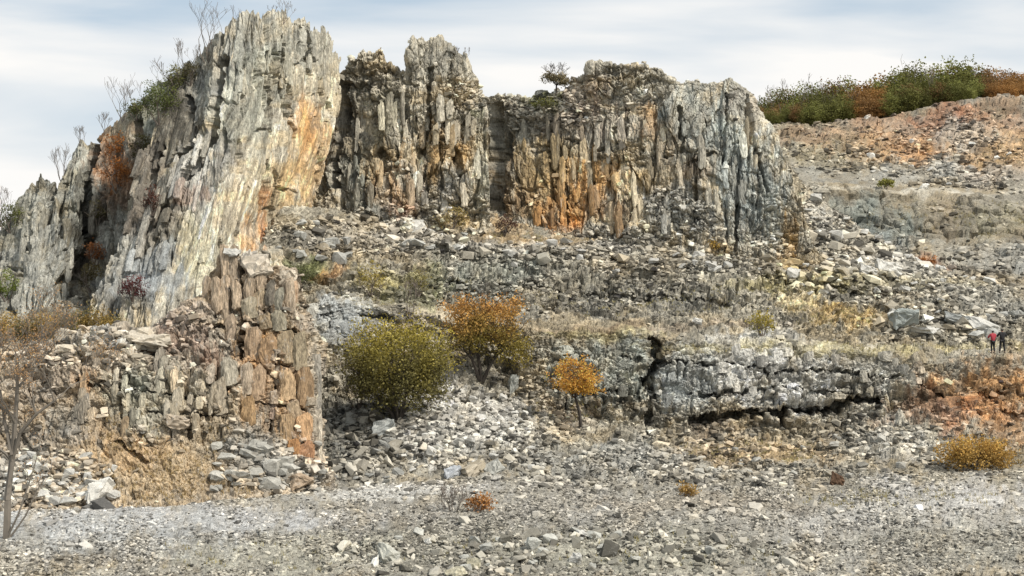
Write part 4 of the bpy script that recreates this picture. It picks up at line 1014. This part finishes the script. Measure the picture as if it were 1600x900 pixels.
# golden bush right
shrub('broad golden yellow bush at the gravel edge on the far right', 1528, 738, 130, 58, 83, (.24, .16, .05), (.54, .33, .09), 300, 26, .07, name='golden_bush', seed=31, sig=.2, stems=7, cat='bush')

SH = [
    (1192, 522, 46, 36, 'yellow-green bush at the back of the bench beside a dark gap', (.22, .20, .05), (.46, .36, .07), 'quarry_terrain', 60),
    (1122, 396, 48, 22, 'low ochre bush at the foot of the eastern crag', (.34, .22, .05), (.5, .33, .08), 'quarry_terrain', 50),
    (578, 458, 50, 50, 'loose yellow-green bush on the ledge above the round bush', (.24, .2, .06), (.45, .36, .09), 'quarry_terrain', 50),
    (655, 458, 42, 38, 'thin olive shrub with bare stems on the slope above the two large trees', (.16, .15, .06), (.28, .24, .09), 'quarry_terrain', 34),
    (710, 352, 60, 32, 'dry yellowish shrub at the foot of the middle crag', (.28, .22, .08), (.42, .33, .13), 'middle_crag', 40),
    (790, 362, 40, 30, 'dark reddish-brown leafless shrub in the recess between the crags', (.07, .04, .03), (.12, .06, .04), 'quarry_terrain', 50),
    (1384, 292, 30, 18, 'small olive green bush on the far hillside terrace', (.16, .16, .04), (.30, .28, .06), 'far_hillside', 50),
    (1074, 776, 32, 20, 'small orange-brown tuft bush on the gravel right of centre', (.3, .19, .06), (.42, .27, .09), 'quarry_terrain', 30),
    (748, 796, 42, 28, 'small rust-orange bush growing against the dry twigs in the foreground', (.30, .15, .06), (.48, .24, .08), 'quarry_terrain', 40),
    (180, 300, 52, 60, 'russet bush clinging low on the western crag', (.20, .07, .02), (.40, .16, .04), 'western_crag', 60),
    (185, 250, 58, 50, 'rust-red bush clinging high on the western crag', (.22, .08, .02), (.42, .17, .04), 'western_crag', 60),
    (150, 410, 34, 42, 'small russet shrub in the gully of the western crag', (.16, .07, .03), (.30, .12, .04), 'western_crag', 50),
    (205, 465, 44, 36, 'dark maroon shrub at the foot of the great slab', (.08, .03, .03), (.14, .05, .045), 'great_slab_cliff', 70),
    (238, 330, 30, 44, 'dark reddish shrub on the broken flank left of the great slab', (.08, .04, .03), (.14, .06, .04), 'great_slab_cliff', 40),
    (248, 190, 80, 70, 'dark green shrub on the shoulder below the bare trees', (.06, .08, .025), (.15, .17, .05), 'great_slab_cliff', 150),
    (272, 140, 44, 44, 'small green shrub just above the dark green one on the skyline', (.10, .11, .04), (.20, .19, .07), 'great_slab_cliff', 60),
    (212, 185, 50, 34, 'olive shrub on the skyline edge of the western crag', (.09, .10, .03), (.17, .17, .06), 'western_crag', 60),
    (12, 470, 50, 52, 'bright green shrub at the left edge above the yellow shrubs', (.10, .13, .03), (.20, .24, .05), 'western_crag', 70),
    (14, 360, 44, 48, 'dark green bush on the crag at the left edge of the picture', (.07, .08, .03), (.15, .16, .05), 'western_crag', 70),
    (140, 455, 46, 52, 'olive brown brush low in the gully of the western crag', (.09, .08, .04), (.19, .15, .06), 'western_crag', 60),
    (150, 350, 30, 40, 'dark brush halfway up the gully of the western crag', (.07, .065, .035), (.14, .12, .05), 'western_crag', 40),
    (222, 250, 40, 50, 'dark green-brown brush between the russet bush and the great slab', (.07, .07, .03), (.15, .13, .05), 'western_crag', 60),
    (300, 130, 36, 36, 'dark brush on the rocky skyline under the tallest bare tree', (.06, .06, .03), (.14, .12, .06), 'great_slab_cliff', 40),
    (470, 442, 70, 38, 'dull green low shrub behind the perched boulders', (.07, .08, .03), (.13, .14, .06), 'quarry_terrain', 60),
    (852, 168, 50, 20, 'mossy green patch of low shrub below the lone tree', (.10, .11, .03), (.20, .19, .05), 'eastern_crag', 40),
    (1450, 412, 30, 14, 'small rusty shrub on the scree below the far terrace', (.3, .13, .05), (.42, .18, .06), 'far_hillside', 26),
]
for q, (x, y, w, h, lab, lo, hi, sh, n) in enumerate(SH):
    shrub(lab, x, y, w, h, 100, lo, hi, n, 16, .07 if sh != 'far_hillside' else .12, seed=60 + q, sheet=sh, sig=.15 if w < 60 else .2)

r = random.Random(77)
YS = ['tawny yellow shrub in the thicket behind the near outcrop', 'olive brown shrub in the thicket behind the near outcrop']
for k in range(16):
    x = -10 + 190 * k / 15
    y = 546 - 12 * r.random() - (18 if x > 110 else 0)
    j = r.randrange(2)
    shrub(YS[j] + (', at its left end', ', left of its middle', ', right of its middle', ', at its right end')[k // 4], x, y, r.uniform(34, 52), r.uniform(40, 64) * (1 if x < 120 else .7), r.uniform(95, 100), ((.20, .15, .05), (.12, .11, .05))[j], ((.40, .27, .08), (.24, .20, .08))[j], 50, 16, .07, seed=140 + k,
          group='shrubs in the thicket behind the outcrop', sig=.2)


def bare(label, x, y, w, h, sheet=None, Y=None, seed=1, n=5, mat='twig', cat='shrub', name='bare_shrub', depth=3, group=None, minr=.010, kids=(1, 2), lean=(0, 0), spread=.42):
    if sheet:
        b_, *_ = at(sheet, x, y); Y = b_.y
    else:
        b_ = P(x, y, Y)
    k_ = Y / F; h_ = h * k_
    r_ = random.Random(seed); segs, tips = [], []
    for q in range(n):
        dx = r_.uniform(-1, 1)
        d = Vector((dx * w / h * .75 + lean[0], r_.uniform(-.3, .3), 1)).normalized()
        grow(r_, Vector((dx * w * k_ * .15, 0, -.3)), d, h_ * r_.uniform(.4, .55), (.02 + .012 * h_) * .7, depth, segs, tips, spread=spread, up=.25, minr=minr, kids=kids)
    V, Fc = tubes(segs, 3)
    o = link(name, mesh_np(name, V, Fc, M[mat]), None, b_)
    return sset(o, None, label, cat, group)


for q, (x, y, w, h, sh, lab, n) in enumerate([
        (326, 90, 50, 85, 'great_slab_cliff', 'tallest bare tree on the left skyline just under the summit', 6),
        (292, 112, 44, 50, 'great_slab_cliff', 'short leafless shrub left of the tallest bare tree', 5),
        (262, 128, 44, 40, 'great_slab_cliff', 'leafless shrub above the green skyline shrubs', 4),
        (215, 168, 44, 40, 'western_crag', 'pale bare shrub on the skyline between the green shrubs', 4),
        (192, 184, 34, 62, 'western_crag', 'thin upright bare tree on the western crag skyline', 4),
        (166, 205, 30, 36, 'western_crag', 'small bare shrub left of the thin upright tree', 4),
        (128, 225, 34, 36, 'western_crag', 'bare twiggy shrub on top of the western crag', 4),
        (96, 278, 46, 50, 'western_crag', 'grey bare shrub in the notch of the western crag', 5),
        (2, 350, 34, 62, 'western_crag', 'bare shrub at the left edge of the picture on the crag', 4),
        (441, 30, 26, 36, 'great_slab_cliff', 'tiny bare bush on the very summit of the great slab', 4),
        (722, 84, 26, 18, 'middle_crag', 'tiny bare bush on the side of the middle crag top', 4)]):
    bare(lab, x, y, w, h, sh, seed=300 + q, n=n)
bare('dry grey twiggy bush in the foreground left of the rust-orange one', 708, 796, 60, 46, 'quarry_terrain', seed=340, n=9, minr=.010)
bare('bare grey-brown stems rising above the bench behind the round bush', 642, 490, 34, 60, 'quarry_terrain', seed=341, n=5, minr=.012)

# lone tree on the skyline
k = 124 / F
segs = [(Vector((0, 0, -.3)), Vector((.05, 0, .9)), .09, .07)]; tips = []
r = random.Random(4)
for a in (-1.0, -.5, 0, .5, 1.0):
    grow(r, Vector((.05, 0, .8)), Vector((a, r.uniform(-.4, .4), .75)).normalized(), 1.1, .045, 2, segs, tips)
tree('lone_tree', 'lone small flat-topped tree on the saddle between the crags', 'tree', at('eastern_crag', 867, 147)[0], segs,
     [(0, 0, 26 * k, 24 * k, 18 * k, 10 * k), (12 * k, 0, 22 * k, 12 * k, 12 * k, 8 * k), (-14 * k, 0, 30 * k, 10 * k, 12 * k, 6 * k)], 110, 18, .085,
     gradcol((.16, .14, .08), (.30, .25, .15), 10 * k, 36 * k), 29, sig=.14, shell=.2, bark='bark')
boulder('eastern_crag', 843, 142, 20, 9, 'grey block on the saddle left of the lone tree', np.array((.3, .3, .27)), seed=5)

# bare sapling in the left foreground
b_, *_ = at('quarry_terrain', 8, 838)
k = b_.y / F
r = random.Random(12); segs, tips = [], []
def limb(pts, r0, r1, depth=2, L=1.4):
    v = [Vector((x * k, yy, z * k)) for x, yy, z in pts]
    for q in range(len(v) - 1):
        a, b2 = r0 + (r1 - r0) * q / (len(v) - 1), r0 + (r1 - r0) * (q + 1) / (len(v) - 1)
        segs.append((v[q], v[q + 1], a, b2))
        if q:
            for j in range(2):
                d = (v[q + 1] - v[q]).normalized() * .5 + Vector((r.uniform(-.8, .8), r.uniform(-.6, .6), r.uniform(.2, .8)))
                grow(r, v[q + 1], d.normalized(), L * r.uniform(.6, 1.1), b2 * .6, depth, segs, tips, spread=.45, up=.12, minr=.009)
limb([(0, 0, -8), (2, 0, 60), (8, .1, 120), (14, 0, 180), (16, .1, 235), (18, 0, 275)], .19, .06, 3, 1.9)
limb([(8, .1, 120), (24, -.2, 165), (50, -.3, 195), (78, -.3, 215)], .10, .05, 3, 1.7)
limb([(10, 0, 130), (-6, .3, 180), (-14, .4, 230)], .11, .05, 3, 1.7)
limb([(4, -.1, 4), (22, -.2, 40), (40, -.3, 90), (52, -.3, 130)], .055, .025, 1, .7)
limb([(6, .1, 2), (28, .2, 34), (46, .2, 74), (60, .2, 96)], .05, .022, 1, .6)
root = empty('bare_tree', b_, 'leafless tree with several thin trunks at the left edge of the foreground', 'tree')
V, Fc = tubes(segs, 5)
link('trunk', mesh_np('trunk', V, Fc, M['greybark']), root)
V, Fc, C = leaf_cloud(np.random.default_rng(3), [tuple(t) for t in tips], .16, 5, .035, gradcol((.4, .24, .12), (.46, .27, .12), 0, 8))
link('crown', mesh_np('crown', V, Fc, M['leaf'], C), root)

# the wood on the hill
WM = []
for q in range(7):
    rg = np.random.default_rng(400 + q); r = random.Random(q + 40)
    segs, tips = [], []
    grow(r, Vector((0, 0, -.5)), Vector((r.uniform(-.1, .1), 0, 1)), 3.4, .18, 1, segs, tips, spread=.45, up=.3, minr=.03)
    V, Fc = tubes(segs, 4); tm = mesh_np('trunk', V, Fc, M['bark'])
    m = 90
    d = rg.normal(0, 1, (m, 3)); d /= np.linalg.norm(d, axis=1, keepdims=True)
    cs = np.array((0, 0, 4.6)) + d * rg.uniform(.35, 1.05, (m, 1)) * np.array((2.3, 2.1, 3.9))
    cs[:, 2] = np.maximum(cs[:, 2], .5)
    V, Fc, C = leaf_cloud(rg, cs, .42, 26, .16, lambda p, c, g_: np.ones((len(p), 3)) * g_.uniform(.55, 1.3, (len(p), 1)) * (.9 + .2 * np.sin(c[:, :1] * 3 + c[:, 2:] * 2)) * .95)
    WM.append((tm, mesh_np('crown', V, Fc, M['leafo'], C)))
KIND = {'g': ('dark green tree in the hilltop wood', (.20, .20, .055)), 'l': ('lighter yellow-green tree in the hilltop wood', (.30, .31, .09)), 'o': ('orange autumn tree in the hilltop wood', (.50, .27, .09)),
        'b': ('brown-leaved tree in the hilltop wood', (.34, .20, .08))}
edge = [(1190, 193, 163), (1240, 192, 150), (1300, 190, 142), (1340, 188, 140), (1385, 181, 134), (1410, 177, 115), (1450, 170, 120), (1500, 161, 108), (1530, 156, 110), (1560, 151, 120), (1600, 149, 116), (1660, 145, 110)]
ex = [e[0] for e in edge]
r = random.Random(15)
for lay, (n, Y0) in enumerate(((74, 259), (66, 266), (56, 274))):
    for k in range(n):
        x = 1188 + (1650 - 1188) * (k + r.uniform(-.3, .3)) / (n - 1)
        Y = Y0 + r.uniform(-2, 2)
        yt = np.interp(x, ex, [e[2] for e in edge]); yb = np.interp(x, ex, [e[1] for e in edge])
        z0 = CZ + (450 - yb) / F * 255 - .8
        ztop = CZ + (450 - yt) / F * Y
        H = max(2.5, (ztop - z0) * (r.uniform(.55, .8), r.uniform(.7, 1.05), r.uniform(1.0, 1.25))[lay])
        if x > 1545: kd = r.choice('ooooob')
        elif 1330 < x < 1395: kd = r.choice('oobbl')
        elif 1490 < x < 1530: kd = r.choice('llgg')
        elif x > 1525: kd = r.choice('ggbo')
        else: kd = r.choice('gggglgb' if lay < 2 else 'gllgb')
        lab, c = KIND[kd]
        lab = lab.replace('tree in', 'tree, ' + ('slim', 'broad', 'round', 'ragged')[k % 4] + ', in')
        lab += (', front row', ', middle row', ', on the skyline')[lay] + ' near ' + ('its left end', 'the left-hand dip', 'the middle', 'the tall clump', 'the right end')[min(4, int((x - 1188) / 93))]
        root = empty('wood_tree', (( x - 800) / F * Y, Y, z0), lab, 'tree', 'trees of the hilltop wood')
        tm, cm = WM[r.randrange(7)]
        s = H / 8.6; root.scale = (s * r.uniform(1.15, 1.6), s * 1.2, s); root.rotation_euler = (0, 0, r.uniform(0, 6.28))
        link('trunk', tm, root); co = link('crown', cm, root)
        v = r.uniform(.75, 1.35); co.color = tuple(q * v for q in c) + (1,)
for q, (x, y, h) in enumerate([(1213, 188, 50), (1224, 188, 50), (1238, 186, 52), (1252, 186, 44), (1270, 186, 56), (1290, 184, 60), (1300, 186, 46), (1318, 186, 52), (1430, 170, 68), (1436, 170, 66), (1559, 148, 34)]):
    bare(('first', 'second', 'third', 'fourth', 'fifth', 'sixth', 'seventh', 'eighth')[min(q, 7)] + ' thin bare tree from the left above the hilltop wood' if x < 1400 else 'thin pale bare tree rising from the middle of the hilltop wood' if x < 1500 else 'bare treetop above the orange end of the wood',
         x, y, h * .4, h, None, 264, seed=420 + q, n=2, name='bare_tree', cat='tree', minr=.022, spread=.35, group='bare trees above the hilltop wood' if x < 1500 else None)


# dry grass
def grass(name, sheet, n, blobs, h, lo, hi, seed, label):
    S = SHEETS[sheet]; g_ = np.random.default_rng(seed)
    w = np.zeros(S['px'].shape)
    for (x, y, rx, ry, st) in blobs:
        d = ((S['px'] - x) / rx) ** 2 + ((S['py'] - y) / ry) ** 2
        w = np.maximum(w, st * np.clip(1.3 - d, 0, 1))
    w = w * (fbm(S['px'] / 14, S['py'] / 7, seed, 3) + .25).clip(0, 1)
    w = (w / w.sum()).ravel()
    i, j = np.unravel_index(g_.choice(w.size, n, p=w), S['px'].shape)
    p = np.repeat(S['V'][i, j], 4, 0) + g_.normal(0, .05, (n * 4, 3)) * (1, 1, 0)
    m = len(p); a = g_.uniform(0, 6.28, m); hh = h * g_.uniform(.5, 1.3, (m, 1))
    side = np.stack([np.cos(a), np.sin(a), 0 * a], -1) * .018
    tip = p + np.concatenate([g_.normal(0, .4, (m, 2)) * hh, hh], 1)
    V = np.stack([p - side, p + side, tip], 1).reshape(-1, 3)
    t = g_.random((m, 1)); C = np.repeat(np.array(lo) * (1 - t) + np.array(hi) * t, 3, 0)
    sset(link(name, mesh_np(name, V, np.arange(m * 3).reshape(-1, 3), M['leaf'], C)), 'stuff', label)


grass('dry_grass', 'near_outcrop', 700, [(230, 740, 130, 50, 1), (190, 680, 60, 40, .8), (300, 770, 120, 14, 1), (330, 700, 60, 30, .6), (100, 560, 100, 30, .5)], .22, (.30, .21, .09), (.52, .40, .20), 5, 'dry tan grass on the slope of the near outcrop')
grass('bench_grass', 'quarry_terrain', 2500, [(1180, 705, 120, 20, 1), (1000, 470, 200, 25, .6), (1320, 490, 90, 20, 1), (1300, 545, 300, 10, .7), (650, 455, 120, 24, .8), (1250, 440, 150, 12, .7), (830, 372, 100, 8, 1), (950, 860, 300, 30, .12), (420, 870, 220, 26, .12), (1400, 780, 200, 14, .8), (1180, 400, 40, 8, .5), (880, 640, 70, 20, .7)], .20, (.26, .22, .09), (.48, .42, .20), 6, 'dry yellowish grass in patches on the benches')
grass('hill_grass', 'far_hillside', 900, [(1300, 230, 100, 30, 1), (1560, 240, 80, 20, 1), (1500, 340, 140, 30, .6)], .4, (.20, .18, .07), (.42, .34, .16), 7, 'dry grass on the far hillside')


# ------------------------------------------------------------------ the two people
def skinned(name, pts, edges, rad, mat, parent, sub=1, root=0):
    me = bpy.data.meshes.new(name); me.from_pydata(pts, edges, []); me.update()
    o = link(name, me, parent)
    md = o.modifiers.new('skin', 'SKIN'); md.use_smooth_shade = True
    for v, rr in zip(me.skin_vertices[0].data, rad):
        v.radius = rr if isinstance(rr, tuple) else (rr, rr)
        v.use_root = False
    me.skin_vertices[0].data[root].use_root = True
    sb = o.modifiers.new('sub', 'SUBSURF'); sb.levels = sub; sb.render_levels = sub
    me.materials.append(mat); return o


skin_m = plain('skin', (.45, .26, .18), .6, .05)
hair_m = plain('dark_hair', (.02, .015, .012), .6, .3)
red_m = plain('red_jacket', (.33, .03, .045), .8, .2, 12)
black_m = plain('black_cloth', (.012, .012, .014), .8, .3, 12)
shoe_m = plain('dark_shoe', (.02, .018, .016), .6, .2)
pink_m = plain('dusty_pink_cloth', (.35, .10, .11), .8, .2)


def person(px, py, H, jacket, label, rz, feet, extra_band=None, arm='up'):
    base, *_ = at('quarry_terrain', px, py)
    base = P(px, py, base.y)
    root = empty('person', base, label, 'person', None)
    root.rotation_euler = (0, 0, rz)
    s = H / 1.75
    def S(*p): return tuple(q * s for q in p)
    # local frame: person looks along +Y (away from the camera)
    w = feet
    pel = (0, 0, .93); ch = (0, .02, 1.28); nk = (0, .02, 1.47); hd = (0, .05, 1.58); ht = (0, .03, 1.70)
    J = {'shl': (-.19, .02, 1.40), 'shr': (.19, .02, 1.40), 'ell': (-.33, .10, 1.16), 'elr': (.30, .12, 1.16), 'wrl': (-.16, .32, 1.30), 'wrr': (.14, .33, 1.30),
         'hpl': (-.09, 0, .88), 'hpr': (.09, 0, .88), 'knl': (-.10 - w * .4, .04, .49), 'knr': (.10 + w * .4, .03, .49), 'anl': (-.11 - w, 0, .09), 'anr': (.11 + w, -.02, .09), 'tol': (-.12 - w, .17, .035), 'tor': (.13 + w, .16, .035)}
    pts = [pel, ch, nk, hd, ht, J['shl'], J['ell'], J['wrl'], J['shr'], J['elr'], J['wrr'], J['hpl'], J['knl'], J['anl'], J['tol'], J['hpr'], J['knr'], J['anr'], J['tor']]
    ed = [(0, 1), (1, 2), (2, 3), (3, 4), (1, 5), (5, 6), (6, 7), (1, 8), (8, 9), (9, 10), (0, 11), (11, 12), (12, 13), (13, 14), (0, 15), (15, 16), (16, 17), (17, 18)]
    rad = [(.13, .10), (.14, .10), .055, .085, .075, .055, .042, .028, .055, .042, .028, .085, .058, .038, .03, .085, .058, .038, .03]
    # hands: palm, four fingers and a thumb on each wrist, curled as if holding a camera
    for sd, wi in ((-1, 7), (1, 10)):
        wr = pts[wi]; b0 = len(pts)
        palm = (wr[0] - sd * .03, wr[1] + .07, wr[2] + .03)
        pts.append(palm); ed.append((wi, b0)); rad.append((.036, .018))
        for f in range(4):
            o0 = len(pts); dx = (-.028 + .018 * f)
            L_ = (.034, .040, .038, .030)[f]
            pts.append((palm[0] + dx, palm[1] + L_, palm[2] + .02)); pts.append((palm[0] + dx - sd * .015, palm[1] + L_ * 1.6, palm[2] + .0))
            ed += [(b0, o0), (o0, o0 + 1)]; rad += [.010, .008]
        o0 = len(pts)
        pts.append((palm[0] - sd * .04, palm[1] - .01, palm[2] + .02)); pts.append((palm[0] - sd * .055, palm[1] + .03, palm[2] + .03))
        ed += [(b0, o0), (o0, o0 + 1)]; rad += [.011, .009]
    sc = lambda L: [S(*p) for p in L]
    rs = lambda L: [tuple(q * s for q in x) if isinstance(x, tuple) else x * s for x in L]
    skinned('body', sc(pts), ed, rs(rad), skin_m, root, 1)
    jp = [(0, 0, .84), (0, 0, 1.02), (0, .01, 1.28), (0, .02, 1.45), J['shl'], J['ell'], (-.18, .29, 1.28), J['shr'], J['elr'], (.16, .30, 1.28)]
    je = [(0, 1), (1, 2), (2, 3), (2, 4), (4, 5), (5, 6), (2, 7), (7, 8), (8, 9)]
    jr = [(.185, .14), (.17, .13), (.185, .14), (.085, .08), (.10, .09), .075, .05, (.10, .09), .075, .05]
    skinned('jacket', sc(jp), je, rs(jr), jacket, root, 1)
    tp = [(0, 0, .95), J['hpl'], J['knl'], (J['anl'][0], 0, .10), J['hpr'], J['knr'], (J['anr'][0], -.02, .10)]
    skinned('trousers', sc(tp), [(0, 1), (1, 2), (2, 3), (0, 4), (4, 5), (5, 6)], rs([(.15, .12), .105, .08, .062, .105, .08, .062]), black_m, root, 1)
    skinned('hair', sc([(0, .0, 1.53), (0, .0, 1.60), (0, .02, 1.70)]), [(0, 1), (1, 2)], rs([.06, .105, .088]), hair_m, root, 1)
    for q in ('l', 'r'):
        a, t_ = J['an' + q], J['to' + q]
        skinned('shoe', sc([(a[0], -.04, .05), (a[0], .06, .045), (t_[0], t_[1] + .01, .035)]), [(0, 1), (1, 2)], rs([.048, .048, .038]), shoe_m, root, 1)
    for sd in (-1, 1):
        bm = bmesh.new(); bmesh.ops.create_uvsphere(bm, u_segments=8, v_segments=6, radius=.012 * s)
        me = bpy.data.meshes.new('eye'); bm.to_mesh(me); bm.free(); me.materials.append(hair_m)
        link('eye', me, root, S(sd * .032, .132, 1.60))
    return root


person(1551.5, 552, 1.66, red_m, 'shorter person in a red jacket and black trousers standing on the bench', R(12), .0)
person(1566, 552, 1.78, black_m, 'taller person dressed all in black standing right of the red jacket', R(-10), .06)
print('objects', len(bpy.data.objects))
